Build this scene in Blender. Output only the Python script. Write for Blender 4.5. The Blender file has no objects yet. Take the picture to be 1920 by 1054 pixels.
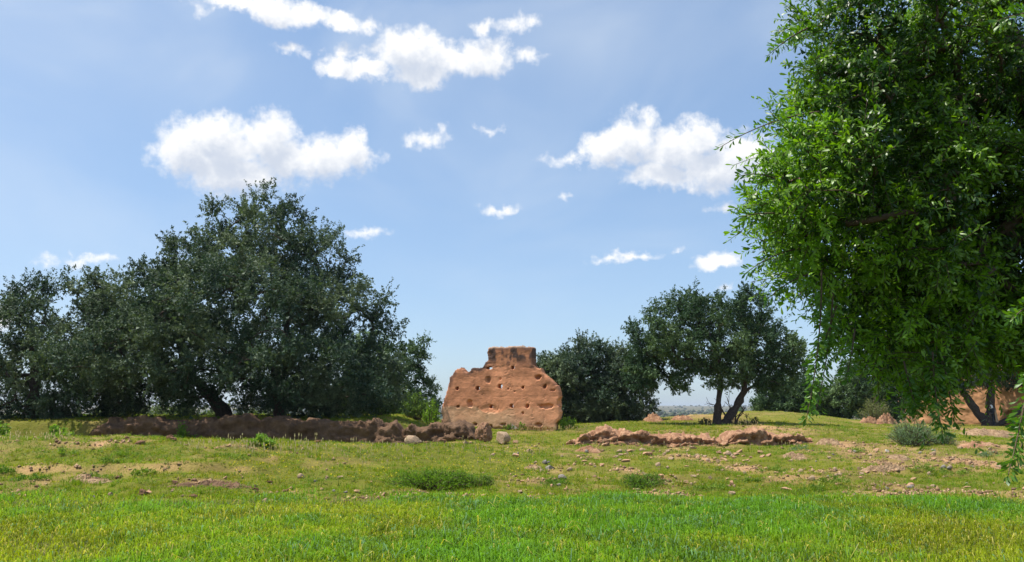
import bpy, bmesh, math, random
import numpy as np
from mathutils import Vector

# ------------------------------------------------------------------ camera, sky, sun, exposure
sc = bpy.context.scene
COL = sc.collection
F_PX, EYE, PITCH = 1478.0, 1.6, math.atan(238 / 1478.0)
cam_d = bpy.data.cameras.new('camera')
cam = bpy.data.objects.new('camera', cam_d)
COL.objects.link(cam)
cam.location = (0, 0, EYE)
cam.rotation_euler = (math.pi / 2 + PITCH, 0, 0)
cam_d.sensor_width = 36
cam_d.lens = 36 * F_PX / 1920
cam_d.clip_start, cam_d.clip_end = 0.1, 30000
sc.camera = cam

SUN_EL = math.radians(65)
SUN_AZ = math.radians(-90)            # clockwise from +Y, so the sun stands to the left
SUN = np.array([math.sin(SUN_AZ) * math.cos(SUN_EL), math.cos(SUN_AZ) * math.cos(SUN_EL), math.sin(SUN_EL)])
sun_d = bpy.data.lights.new('sun', 'SUN')
sun_d.energy, sun_d.angle, sun_d.color = 4.9, math.radians(0.53), (1.0, 0.95, 0.87)
sun = bpy.data.objects.new('sun', sun_d)
COL.objects.link(sun)
sun.rotation_euler = Vector(-SUN).to_track_quat('-Z', 'Y').to_euler()

sc.view_settings.view_transform = 'Standard'
sc.view_settings.look = 'None'
sc.view_settings.exposure = 0.45
sc.view_settings.gamma = 1.0
sc.view_settings.use_curve_mapping = False
sc.cycles.max_bounces = 6
sc.cycles.diffuse_bounces = 3
sc.cycles.glossy_bounces = 2
sc.cycles.transmission_bounces = 4
sc.cycles.volume_bounces = 0
sc.cycles.use_denoising = True
sc.cycles.denoiser = 'OPENIMAGEDENOISE'
sc.cycles.denoising_input_passes = 'RGB_ALBEDO_NORMAL'
sc.cycles.caustics_reflective = False
sc.cycles.sample_clamp_indirect = 6.0


def ray(px, py):
    cx, cy = (px - 960) / F_PX, (527 - py) / F_PX
    c, s = math.cos(PITCH), math.sin(PITCH)
    return np.array([cx, c - cy * s, s + cy * c])


def at(px, py, d):
    """point seen at picture position (px, py) that stands d metres away along +Y"""
    r = ray(px, py)
    return np.array([0, 0, EYE]) + r * (d / r[1])


def ang(px, py):
    r = ray(px, py)
    return math.degrees(math.atan2(r[0], r[1])), math.degrees(math.atan2(r[2], math.hypot(r[0], r[1])))


def make_world():
    w = bpy.data.worlds.new('World')
    sc.world = w
    w.use_nodes = True
    nt = w.node_tree
    nt.nodes.clear()
    N, L = nt.nodes, nt.links

    # ---- cloud field: soft blobs in azimuth / elevation (degrees), ragged by noise
    g = bpy.data.node_groups.new('cloud_field', 'ShaderNodeTree')
    g.interface.new_socket('Angles', in_out='INPUT', socket_type='NodeSocketVector')
    g.interface.new_socket('Field', in_out='OUTPUT', socket_type='NodeSocketFloat')
    gi, go = g.nodes.new('NodeGroupInput'), g.nodes.new('NodeGroupOutput')

    def vm(op, a, b=None):
        n = g.nodes.new('ShaderNodeVectorMath')
        n.operation = op
        for k, v in ((0, a), (1, b)):
            if v is None:
                continue
            if hasattr(v, 'is_output'):
                g.links.new(v, n.inputs[k])
            else:
                n.inputs[k].default_value = v
        return n.outputs['Value'] if op == 'LENGTH' else n.outputs['Vector']

    def mt(t, op, a, b=0.0, c=0.0):
        n = t.nodes.new('ShaderNodeMath')
        n.operation = op
        for k, v in enumerate((a, b, c)):
            if hasattr(v, 'is_output'):
                t.links.new(v, n.inputs[k])
            else:
                n.inputs[k].default_value = v
        return n.outputs[0]

    def noise(t, vec, scale, detail, rough=0.55):
        n = t.nodes.new('ShaderNodeTexNoise')
        n.inputs['Scale'].default_value = scale
        n.inputs['Detail'].default_value = detail
        n.inputs['Roughness'].default_value = rough
        t.links.new(vec, n.inputs['Vector'])
        return n
    p = gi.outputs['Angles']
    w1 = vm('MULTIPLY', vm('SUBTRACT', noise(g, p, 0.42, 6, 0.62).outputs['Color'], (0.5, 0.5, 0.5)), (3.4, 2.6, 0))
    p1 = vm('ADD', p, w1)
    blobs = [  # (px, py, half width, half height) on the photograph, big cumuli first, wisps after them
        (350, 285, 74, 62), (420, 275, 80, 60), (505, 268, 62, 58), (430, 320, 120, 44), (540, 300, 80, 48), (610, 300, 62, 46), (660, 282, 42, 40), (395, 250, 60, 36), (690, 288, 30, 10),
        (635, 118, 40, 28), (680, 128, 60, 24), (760, 100, 72, 44), (800, 90, 46, 40), (850, 115, 80, 34), (905, 105, 60, 38), (790, 140, 60, 30), (985, 110, 30, 16), (650, 92, 26, 12),
        (1060, 300, 46, 14), (1135, 278, 50, 34), (1185, 262, 56, 48), (1205, 222, 34, 24), (1255, 285, 70, 46), (1310, 265, 52, 40), (1240, 330, 74, 28), (1340, 318, 70, 44), (1390, 290, 60, 44), (1440, 320, 60, 30),
        (440, 8, 60, 20), (510, 18, 70, 32), (560, 28, 60, 28), (640, 40, 50, 20), (685, 50, 32, 16), (375, 12, 16, 14),
        (548, 95, 26, 12), (905, 48, 22, 14), (960, 45, 40, 20), (1000, 38, 24, 14), (795, 260, 40, 16), (820, 250, 18, 12), (910, 243, 22, 7), (935, 393, 34, 10), (690, 438, 40, 13),
        (1150, 484, 40, 9), (1190, 476, 40, 8), (1345, 492, 46, 20), (1265, 472, 14, 6), (90, 487, 24, 11), (165, 487, 42, 10), (1055, 366, 14, 9), (1355, 392, 22, 12),
        (10, 600, 34, 30), (45, 545, 24, 9), (1352, 543, 14, 7)]
    field = None
    for (bx, by, rx, ry) in blobs:
        thin = 1.0 if rx * ry > 900 else (0.50 if rx * ry > 300 else 0.30)
        a, e = ang(bx, by)
        k = (ang(bx + 1, by)[0] - a, e - ang(bx, by + 1)[1])
        d = vm('LENGTH', vm('MULTIPLY', vm('SUBTRACT', p1, (a, e, 0)), (1 / (rx * k[0] * 1.12), 1 / (ry * k[1] * 1.12), 0)))
        v = mt(g, 'MULTIPLY_ADD', d, -thin, thin)
        field = v if field is None else mt(g, 'SMOOTH_MAX', field, v, 0.12)
    # the same kind of cumulus goes on round the rest of the sky
    sx = g.nodes.new('ShaderNodeSeparateXYZ')
    g.links.new(p, sx.inputs[0])
    inwin = mt(g, 'MAXIMUM', mt(g, 'DIVIDE', mt(g, 'ABSOLUTE', sx.outputs[0]), 40.0), mt(g, 'DIVIDE', sx.outputs[1], 34.0))
    outm = mt(g, 'MULTIPLY', mt(g, 'SUBTRACT', inwin, 1.0), 8.0)
    outm = mt(g, 'MINIMUM', outm, 0.0)
    gen = mt(g, 'MULTIPLY', mt(g, 'SUBTRACT', noise(g, vm('MULTIPLY', p1, (0.6, 1.0, 0)), 0.10, 3).outputs['Fac'], 0.60), 5.0)
    gen = mt(g, 'ADD', gen, outm)
    field = mt(g, 'MAXIMUM', field, gen)
    # the finest billows
    fine = mt(g, 'MULTIPLY', mt(g, 'SUBTRACT', noise(g, p, 1.1, 8, 0.58).outputs['Fac'], 0.5), 1.0)
    field = mt(g, 'ADD', field, fine)
    g.links.new(field, go.inputs[0])

    tc = N.new('ShaderNodeTexCoord')
    nv = N.new('ShaderNodeVectorMath'); nv.operation = 'NORMALIZE'
    L.new(tc.outputs['Generated'], nv.inputs[0])
    s = N.new('ShaderNodeSeparateXYZ')
    L.new(nv.outputs[0], s.inputs[0])
    az = mt(nt, 'MULTIPLY', mt(nt, 'ARCTAN2', s.outputs[0], s.outputs[1]), 57.29578)
    el = mt(nt, 'MULTIPLY', mt(nt, 'ARCSINE', s.outputs[2]), 57.29578)
    cb = N.new('ShaderNodeCombineXYZ')
    L.new(az, cb.inputs[0]); L.new(el, cb.inputs[1])

    def cf(off):
        gn = N.new('ShaderNodeGroup'); gn.node_tree = g
        va = N.new('ShaderNodeVectorMath'); va.operation = 'ADD'
        va.inputs[1].default_value = off
        L.new(cb.outputs[0], va.inputs[0]); L.new(va.outputs[0], gn.inputs[0])
        return gn.outputs[0]

    def mr(v, a, b, c=0.0, d=1.0):
        n = N.new('ShaderNodeMapRange'); n.interpolation_type = 'SMOOTHSTEP'
        L.new(v, n.inputs['Value'])
        for nm, x in (('From Min', a), ('From Max', b), ('To Min', c), ('To Max', d)):
            n.inputs[nm].default_value = x
        return n.outputs[0]
    f0, f1 = cf((0, 0, 0)), cf((-0.45, 1.35, 0))
    alpha = mr(f0, -0.10, 0.56)
    shade = mr(f1, -0.15, 0.95)
    # thin cirrus veil, stretched streaks
    vmul = N.new('ShaderNodeVectorMath'); vmul.operation = 'MULTIPLY'
    vmul.inputs[1].default_value = (0.7, 1.3, 1.0)
    L.new(cb.outputs[0], vmul.inputs[0])
    veil = noise(nt, vmul.outputs[0], 0.060, 5, 0.5)
    veil.inputs['Distortion'].default_value = 0.6
    vfac = mr(veil.outputs['Fac'], 0.42, 0.80, 0.0, 0.50)
    for (vx, vy, vw, vh, vs) in ((190, 70, 260, 130, .46), (1190, 50, 230, 100, .40), (1440, 60, 60, 60, .2)):
        a_, e_ = ang(vx, vy)
        g1 = mt(nt, 'POWER', mt(nt, 'MULTIPLY', mt(nt, 'SUBTRACT', az, a_), 25.0 / vw), 2.0)
        g2 = mt(nt, 'POWER', mt(nt, 'MULTIPLY', mt(nt, 'SUBTRACT', el, e_), 25.0 / vh), 2.0)
        gg = mt(nt, 'EXPONENT', mt(nt, 'MULTIPLY', mt(nt, 'ADD', g1, g2), -1.0))
        st_ = mr(veil.outputs['Fac'], 0.30, 0.62, 0.25, 1.0)
        vfac = mt(nt, 'ADD', vfac, mt(nt, 'MULTIPLY', mt(nt, 'MULTIPLY', gg, st_), vs))
    vfac = mt(nt, 'MINIMUM', vfac, 0.7)
    lowv = mr(el, 2.0, 20.0, 0.4, 1.0)
    vfac = mt(nt, 'MULTIPLY', vfac, lowv)

    sky = N.new('ShaderNodeTexSky'); sky.sky_type = 'NISHITA'; sky.sun_disc = False
    sky.sun_elevation = SUN_EL; sky.sun_rotation = SUN_AZ % (2 * math.pi)
    sky.altitude = 300; sky.air_density = 1.0; sky.dust_density = 1.0; sky.ozone_density = 1.5
    b_sky = N.new('ShaderNodeBackground'); b_sky.inputs['Strength'].default_value = 0.15
    gm = N.new('ShaderNodeGamma'); gm.inputs['Gamma'].default_value = 0.6
    L.new(sky.outputs[0], gm.inputs['Color'])
    sm = N.new('ShaderNodeMix'); sm.data_type = 'RGBA'; sm.blend_type = 'MULTIPLY'; sm.inputs['Factor'].default_value = 1
    L.new(gm.outputs[0], sm.inputs['A']); sm.inputs['B'].default_value = (1.12, 1.34, 1.60, 1)
    L.new(sm.outputs['Result'], b_sky.inputs['Color'])
    b_veil = N.new('ShaderNodeBackground'); b_veil.inputs['Color'].default_value = (0.84, 0.92, 1.0, 1)
    b_veil.inputs['Strength'].default_value = 0.72
    m0 = N.new('ShaderNodeMixShader')
    L.new(vfac, m0.inputs[0]); L.new(b_sky.outputs[0], m0.inputs[1]); L.new(b_veil.outputs[0], m0.inputs[2])
    mc = N.new('ShaderNodeMix'); mc.data_type = 'RGBA'
    L.new(shade, mc.inputs['Factor'])
    mc.inputs['A'].default_value = (1.0, 1.0, 1.0, 1); mc.inputs['B'].default_value = (0.60, 0.66, 0.77, 1)
    b_cl = N.new('ShaderNodeBackground'); b_cl.inputs['Strength'].default_value = 0.80
    L.new(mc.outputs['Result'], b_cl.inputs['Color'])
    m1 = N.new('ShaderNodeMixShader')
    L.new(alpha, m1.inputs[0]); L.new(m0.outputs[0], m1.inputs[1]); L.new(b_cl.outputs[0], m1.inputs[2])
    out = N.new('ShaderNodeOutputWorld')
    L.new(m1.outputs[0], out.inputs['Surface'])
    w.cycles.sampling_method = 'MANUAL'
    w.cycles.sample_map_resolution = 512


make_world()

# ------------------------------------------------------------------ numpy noise
def _hash(ix, iy, iz, seed):
    h = (ix.astype(np.int64) * 374761393 + iy.astype(np.int64) * 668265263 + iz.astype(np.int64) * 2147483647 + seed * 144665) & 0x7fffffff
    h = ((h ^ (h >> 13)) * 1274126177) & 0x7fffffff
    h = ((h ^ (h >> 16)) * 974711) & 0x7fffffff
    return (h ^ (h >> 15)) & 0xffff


def vnoise(p, seed=0):
    """smooth value noise in -1..1 at points p (n,3)"""
    i = np.floor(p); f = p - i; i = i.astype(np.int64)
    u = f * f * f * (f * (f * 6 - 15) + 10)
    r = 0
    for dx in (0, 1):
        wx = u[:, 0] if dx else 1 - u[:, 0]
        for dy in (0, 1):
            wy = u[:, 1] if dy else 1 - u[:, 1]
            for dz in (0, 1):
                wz = u[:, 2] if dz else 1 - u[:, 2]
                r = r + wx * wy * wz * (_hash(i[:, 0] + dx, i[:, 1] + dy, i[:, 2] + dz, seed) / 32767.5 - 1)
    return r


def fbm(p, octaves=4, seed=0, gain=0.5):
    p = np.asarray(p, float); a, s, t = 1.0, 0, 0
    for k in range(octaves):
        s = s + a * vnoise(p * 2.03 ** k + 17.3 * k, seed + k); t += a; a *= gain
    return s / t


def fbm2(x, y, scale, octaves=4, seed=0):
    x, y = np.broadcast_arrays(np.asarray(x, float), np.asarray(y, float))
    p = np.stack([x.ravel() * scale, y.ravel() * scale, np.zeros(x.size)], 1)
    return fbm(p, octaves, seed).reshape(x.shape)


def worley(p, seed=0):
    """distance to the nearest jittered cell point and that cell's random value"""
    i = np.floor(p).astype(np.int64)
    best = np.full(len(p), 9.0); val = np.zeros(len(p))
    for dx in (-1, 0, 1):
        for dy in (-1, 0, 1):
            for dz in (-1, 0, 1):
                c = i + [dx, dy, dz]
                j = np.stack([_hash(c[:, 0], c[:, 1], c[:, 2], seed + k) / 65535.0 for k in range(3)], 1)
                d = np.linalg.norm(c + j - p, axis=1)
                m = d < best
                best[m] = d[m]; val[m] = (_hash(c[:, 0], c[:, 1], c[:, 2], seed + 9) / 65535.0)[m]
    return best, val


def sstep(a, b, x):
    t = np.clip((np.asarray(x, float) - a) / (b - a), 0, 1)
    return t * t * (3 - 2 * t)


# ------------------------------------------------------------------ mesh helpers
def mesh_np(name, V, faces, mat=None, col=None, smooth=False):
    """faces: list of int arrays, each (n,k) with one k"""
    me = bpy.data.meshes.new(name)
    V = np.asarray(V, np.float32)
    me.vertices.add(len(V)); me.vertices.foreach_set('co', V.ravel())
    nl = sum(f.size for f in faces); npoly = sum(len(f) for f in faces)
    me.loops.add(nl); me.polygons.add(npoly)
    me.loops.foreach_set('vertex_index', np.concatenate([np.asarray(f, np.int32).ravel() for f in faces]))
    st, tot, o = [], [], 0
    for f in faces:
        k = f.shape[1]
        st.append(o + np.arange(len(f), dtype=np.int32) * k); o += f.size
    me.polygons.foreach_set('loop_start', np.concatenate(st).astype(np.int32))
    if smooth:
        me.polygons.foreach_set('use_smooth', np.ones(npoly, bool))
    if col is not None:
        c = np.ones((len(V), 4), np.float32); c[:, :3] = col
        a = me.color_attributes.new('Col', 'FLOAT_COLOR', 'POINT')
        a.data.foreach_set('color', c.ravel())
    me.update(calc_edges=True)
    if mat:
        me.materials.append(mat)
    return me


def obj(name, me, parent=None, loc=None):
    o = bpy.data.objects.new(name, me)
    COL.objects.link(o)
    if parent is not None:
        o.parent = parent
    if loc is not None:
        o.location = loc
    return o


def tag(o, label, cat, group=None):
    o['label'] = label; o['category'] = cat
    if group:
        o['group'] = group
    return o


def stuff(o):
    o['kind'] = 'stuff'
    return o


def structure(o):
    o['kind'] = 'structure'
    return o


def empty(name, loc):
    o = bpy.data.objects.new(name, None)
    COL.objects.link(o); o.location = loc; o.empty_display_size = 0.2
    return o


class Tubes:
    """tapered limbs collected into one mesh"""
    def __init__(self, sides=6):
        self.k, self.V, self.Fq, self.n = sides, [], [], 0

    def add(self, pts, rad):
        pts = np.asarray(pts, float); rad = np.asarray(rad, float); k = self.k
        t = np.gradient(pts, axis=0); t /= np.linalg.norm(t, axis=1)[:, None] + 1e-9
        ref = np.array([0.31, 0.87, 0.39])
        a = np.cross(t, ref); a /= np.linalg.norm(a, axis=1)[:, None] + 1e-9
        b = np.cross(t, a)
        th = np.arange(k) / k * 2 * np.pi
        ring = pts[:, None] + rad[:, None, None] * (np.cos(th)[None, :, None] * a[:, None] + np.sin(th)[None, :, None] * b[:, None])
        m = len(pts)
        i = np.arange(m - 1)[:, None] * k; j = np.arange(k)[None]; j2 = (j + 1) % k
        q = np.stack([i + j, i + j2, i + k + j2, i + k + j], -1).reshape(-1, 4) + self.n
        self.V.append(ring.reshape(-1, 3)); self.Fq.append(q); self.n += m * k

    def mesh(self, name, mat, origin=(0, 0, 0)):
        return mesh_np(name, np.concatenate(self.V) - np.asarray(origin), [np.concatenate(self.Fq)], mat, smooth=True)


# ------------------------------------------------------------------ materials
def new_mat(name):
    m = bpy.data.materials.new(name); m.use_nodes = True
    nt = m.node_tree; nt.nodes.clear()
    out = nt.nodes.new('ShaderNodeOutputMaterial')
    return m, nt, out


def ramp(nt, stops):
    r = nt.nodes.new('ShaderNodeValToRGB')
    e = r.color_ramp.elements
    while len(e) < len(stops):
        e.new(0.5)
    for k, (p, c) in enumerate(stops):
        e[k].position = p; e[k].color = (*c, 1)
    return r


def leaf_mat(name, rough=0.45, transl=0.35, tint=(1.5, 1.5, 0.7), spec=0.5):
    m, nt, out = new_mat(name)
    a = nt.nodes.new('ShaderNodeAttribute'); a.attribute_name = 'Col'
    p = nt.nodes.new('ShaderNodeBsdfPrincipled')
    p.inputs['Roughness'].default_value = rough
    p.inputs['Specular IOR Level'].default_value = spec
    nt.links.new(a.outputs['Color'], p.inputs['Base Color'])
    t = nt.nodes.new('ShaderNodeBsdfTranslucent')
    mu = nt.nodes.new('ShaderNodeMix'); mu.data_type = 'RGBA'; mu.blend_type = 'MULTIPLY'
    mu.inputs['Factor'].default_value = 1
    nt.links.new(a.outputs['Color'], mu.inputs['A']); mu.inputs['B'].default_value = (*tint, 1)
    nt.links.new(mu.outputs['Result'], t.inputs['Color'])
    mx = nt.nodes.new('ShaderNodeMixShader'); mx.inputs[0].default_value = transl
    nt.links.new(p.outputs[0], mx.inputs[1]); nt.links.new(t.outputs[0], mx.inputs[2])
    nt.links.new(mx.outputs[0], out.inputs['Surface'])
    return m


def rough_mat(name, stops, scale, use_col=False, bump=0.4, bscale=40, rough=0.92):
    """earth, stone, bark: noise-coloured diffuse surface with fine relief"""
    m, nt, out = new_mat(name)
    tc = nt.nodes.new('ShaderNodeTexCoord')
    n1 = nt.nodes.new('ShaderNodeTexNoise'); n1.inputs['Scale'].default_value = scale; n1.inputs['Detail'].default_value = 8
    n1.inputs['Roughness'].default_value = 0.65
    nt.links.new(tc.outputs['Object'], n1.inputs['Vector'])
    r = ramp(nt, stops); nt.links.new(n1.outputs['Fac'], r.inputs[0])
    p = nt.nodes.new('ShaderNodeBsdfPrincipled')
    p.inputs['Roughness'].default_value = rough; p.inputs['Specular IOR Level'].default_value = 0.2
    colsock = r.outputs[0]
    if use_col:
        a = nt.nodes.new('ShaderNodeAttribute'); a.attribute_name = 'Col'
        mu = nt.nodes.new('ShaderNodeMix'); mu.data_type = 'RGBA'; mu.blend_type = 'MULTIPLY'; mu.inputs['Factor'].default_value = 1
        nt.links.new(a.outputs['Color'], mu.inputs['A']); nt.links.new(r.outputs[0], mu.inputs['B'])
        colsock = mu.outputs['Result']
    nt.links.new(colsock, p.inputs['Base Color'])
    n2 = nt.nodes.new('ShaderNodeTexNoise'); n2.inputs['Scale'].default_value = bscale; n2.inputs['Detail'].default_value = 6
    nt.links.new(tc.outputs['Object'], n2.inputs['Vector'])
    b = nt.nodes.new('ShaderNodeBump'); b.inputs['Strength'].default_value = bump; b.inputs['Distance'].default_value = 0.05
    nt.links.new(n2.outputs['Fac'], b.inputs['Height']); nt.links.new(b.outputs[0], p.inputs['Normal'])
    nt.links.new(p.outputs[0], out.inputs['Surface'])
    return m


M = {}
M['ground'] = rough_mat('ground_soil', [(0.3, (0.78, 0.76, 0.72)), (0.7, (1.15, 1.12, 1.1))], 3.0, True, 0.8, 18)
M['earth_wall'] = rough_mat('rammed_earth', [(0.3, (0.80, 0.78, 0.76)), (0.7, (1.14, 1.14, 1.14))], 4.0, True, 0.22, 20)
M['earth'] = rough_mat('crumbled_earth', [(0.3, (0.17, 0.085, 0.047)), (0.5, (0.31, 0.165, 0.092)), (0.72, (0.52, 0.33, 0.20))], 5.0, False, 0.9, 22)
M['clay'] = rough_mat('brown_clods', [(0.3, (0.15, 0.092, 0.050)), (0.5, (0.30, 0.195, 0.110)), (0.72, (0.50, 0.35, 0.215))], 9.0, False, 1.0, 30)
M['shade_earth'] = rough_mat('shade_darkened_earth', [(0.3, (0.085, 0.050, 0.030)), (0.6, (0.17, 0.100, 0.058)), (0.8, (0.30, 0.20, 0.125))], 3.0, False, 0.9, 18)  # darker copy of the earth, with shade put into its colour
M['stone_pale'] = rough_mat('pale_stone', [(0.3, (0.25, 0.17, 0.105)), (0.7, (0.47, 0.335, 0.215))], 6, False, 0.5, 30)
M['stone_orange'] = rough_mat('orange_stone', [(0.3, (0.36, 0.20, 0.115)), (0.7, (0.56, 0.35, 0.21))], 6, False, 0.5, 30)
M['stone_grey'] = rough_mat('grey_stone', [(0.3, (0.19, 0.165, 0.14)), (0.7, (0.40, 0.35, 0.30))], 7, False, 0.6, 25)
M['stone_white'] = rough_mat('white_stone', [(0.3, (0.5, 0.47, 0.42)), (0.7, (0.7, 0.67, 0.6))], 7, False, 0.4, 25)
M['bark'] = rough_mat('argan_bark', [(0.3, (0.045, 0.032, 0.026)), (0.7, (0.13, 0.098, 0.082))], 9, False, 1.0, 25)
M['twig_bark'] = rough_mat('twig_bark', [(0.3, (0.07, 0.048, 0.032)), (0.7, (0.16, 0.115, 0.078))], 20, False, 0.3, 60)
M['leaf_far'] = leaf_mat('argan_leaf_far', 0.62, 0.20, (1.3, 1.4, 0.6), 0.25)
M['leaf_near'] = leaf_mat('argan_leaf_near', 0.42, 0.30, (1.9, 2.1, 0.35), 0.42)
M['grass'] = leaf_mat('grass_blade', 0.65, 0.40, (1.5, 1.5, 0.35), 0.10)
M['weed'] = leaf_mat('weed_leaf', 0.6, 0.38, (1.5, 1.6, 0.5), 0.2)
M['fluff'] = leaf_mat('seed_head', 0.8, 0.55, (1.4, 1.35, 1.1), 0.05)

# ------------------------------------------------------------------ terrain
def zc(px, py, d):
    p = at(px, py, d)
    return (p[0], p[1], p[2])


ctl = []
for x in (-40, -25, -14, -6, 0, 6, 14, 25, 40):
    for y in (0, 6, 10, 14.2):
        ctl.append((x, y, 0.0))
for px in (-300, 0, 200, 330):
    ctl.append(zc(px, 824 if px < 300 else 828, 20.5)); ctl.append(zc(px, 880, 17))
for a in ((470, 832, 20.5), (470, 880, 17.2), (620, 836, 21.5), (620, 880, 17.8), (800, 838, 24), (800, 880, 18.6), (960, 838, 26), (960, 880, 18.8),
          (1150, 834, 28), (1150, 870, 21), (1350, 834, 28), (1350, 870, 21), (1500, 830, 28), (1500, 870, 21), (1700, 842, 25), (1700, 880, 19.6), (1900, 845, 25), (1900, 885, 19.4), (2150, 850, 25), (2150, 890, 19.5),
          (930, 806, 35), (1060, 806, 35), (820, 806, 35), (1220, 797, 39), (1350, 797, 40), (1480, 800, 36), (1220, 788, 45), (1350, 775, 50), (1450, 772, 50), (1560, 783, 48),
          (1680, 795, 48), (1850, 798, 67), (1700, 797, 70), (2000, 798, 67), (1800, 815, 38), (2050, 815, 38), (1930, 806, 50), (2300, 810, 50), (2300, 806, 70), (1080, 796, 48), (950, 796, 48)):
    ctl.append(zc(*a))
for (x, y, z) in ((-16, 25.5, 0.42), (-10, 25.5, 0.36), (-6, 26, 0.34), (-16, 29.5, 0.30), (-10, 29.5, 0.28), (-5, 29.5, 0.26), (-24, 29, 0.3), (-34, 29, 0.3), (-2.6, 29.5, 0.36),
                  (-16, 36, 0.40), (-10, 36, 0.38), (-5, 37, 0.42), (-28, 38, 0.40), (-40, 40, 0.4), (-12, 48, 0.35), (-28, 50, 0.3), (0, 55, 0.2), (-14, 65, -0.2), (12, 62, 0.3), (-40, 65, -0.3), (4, 75, -1.0), (-20, 80, -1.0), (22, 85, 0.0), (45, 80, 0.1), (60, 60, 0.2)):
    ctl.append((x, y, z))
ctl = np.array(ctl)


def _phi(r):
    return np.sqrt(r * r + 4.0)


_R = np.linalg.norm(ctl[:, None, :2] - ctl[None, :, :2], axis=2)
_A = np.zeros((len(ctl) + 3, len(ctl) + 3))
_A[:len(ctl), :len(ctl)] = _phi(_R) - np.eye(len(ctl)) * 0.02
_A[:len(ctl), -3:] = np.c_[np.ones(len(ctl)), ctl[:, :2]]
_A[-3:, :len(ctl)] = _A[:len(ctl), -3:].T
_W = np.linalg.lstsq(_A, np.r_[ctl[:, 2], 0, 0, 0], rcond=None)[0]


def height(x, y):
    x, y = np.broadcast_arrays(np.asarray(x, float), np.asarray(y, float))
    sh = x.shape; X, Y = x.ravel(), y.ravel()
    Xc, Yc = np.clip(X, -45, 60), np.clip(Y, 0, 85)
    z = np.zeros(len(X))
    for s in range(0, len(X), 20000):
        q = np.c_[Xc[s:s + 20000], Yc[s:s + 20000]]
        r = np.linalg.norm(q[:, None] - ctl[None, :, :2], axis=2)
        z[s:s + 20000] = _phi(r) @ _W[:len(ctl)] + _W[-3] + q @ _W[-2:]
    z = np.where(Y < 14.2, z * sstep(11, 14.2, Y), z)
    # terrace held by the low wall on the left
    A = 0.80 * sstep(-2.6, -6.0, X)
    z = z + A * sstep(30.45, 31.2, Y + 0.15 * np.sin(X * 0.7)) * (1 - 0.6 * sstep(45, 70, Y))
    # the plateau drops to the plain; low ridge on the horizon
    dist = np.hypot(X, Y)
    edge = np.maximum(Y - 78, 0) + np.maximum(np.abs(X) - 60, 0)
    fall = sstep(0, 190, edge)
    z = z * (1 - sstep(0, 40, edge)) - 8.0 * fall + 1.5 * fall * fbm2(X, Y, 0.004, 3, 5)
    z = z + sstep(1800, 4800, dist) * (24 + 14 * fbm2(X, Y, 0.0011, 3, 8))
    return z.reshape(sh)


SCARPS = [(-6.5, 16.9, 1.5, .17, .8), (-9.6, 16.6, 1.6, .12, .7), (-3.4, 16.2, 1.2, .07, .6), (3.1, 17.0, 1.3, .09, .7), (6.2, 17.4, 1.6, .10, .8), (9.6, 18.6, 1.6, .12, .8), (8.4, 22.2, 1.5, .10, .8), (1.2, 19.6, 1.0, .08, .7)]


def rough(x, y):
    x, y = np.broadcast_arrays(np.asarray(x, float), np.asarray(y, float))
    """clods and hummocks of the unploughed slope"""
    m = sstep(13.6, 15.2, y) * (1 - sstep(60, 90, y))
    sc_ = 0
    for (sx, sy, wx, hh, lg) in SCARPS:   # little broken banks
        yy = y - sy - .25 * fbm2(x, np.zeros_like(x + y), 1.3, 3, 27) - .06 * (x - sx)
        sc_ = sc_ + hh * np.exp(-((x - sx) / wx) ** 4) * sstep(-.02, .14, yy) * np.exp(-np.maximum(yy, 0) / lg)
    return m * (0.07 * fbm2(x, y, 0.55, 4, 21) + 0.085 * fbm2(x, y, 2.0, 4, 22)) + 0.012 * fbm2(x, y, 1.5, 3, 23) + sc_


def ground_z(x, y):
    return height(x, y) + rough(x, y)


HG = ground_z(*np.meshgrid(np.arange(-45, 60, .15), np.arange(0, 92, .15)))


def hit(px, py, dmin=9.0, dmax=90.0):
    """where the ray through (px, py) meets the ground"""
    r = ray(px, py); d = np.arange(dmin, dmax, 0.06)
    P = np.array([0, 0, EYE]) + r * (d / r[1])[:, None]
    gx, gy = np.clip((P[:, 0] + 45) / .15, 0, HG.shape[1] - 2), np.clip(P[:, 1] / .15, 0, HG.shape[0] - 2)
    ix, iy = gx.astype(int), gy.astype(int); fx, fy = gx - ix, gy - iy
    hz = (HG[iy, ix] * (1 - fx) + HG[iy, ix + 1] * fx) * (1 - fy) + (HG[iy + 1, ix] * (1 - fx) + HG[iy + 1, ix + 1] * fx) * fy
    under = P[:, 2] < hz
    k = int(np.argmax(under)) if under.any() else len(d) - 1
    return np.array([P[k, 0], P[k, 1], hz[k]])


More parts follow.
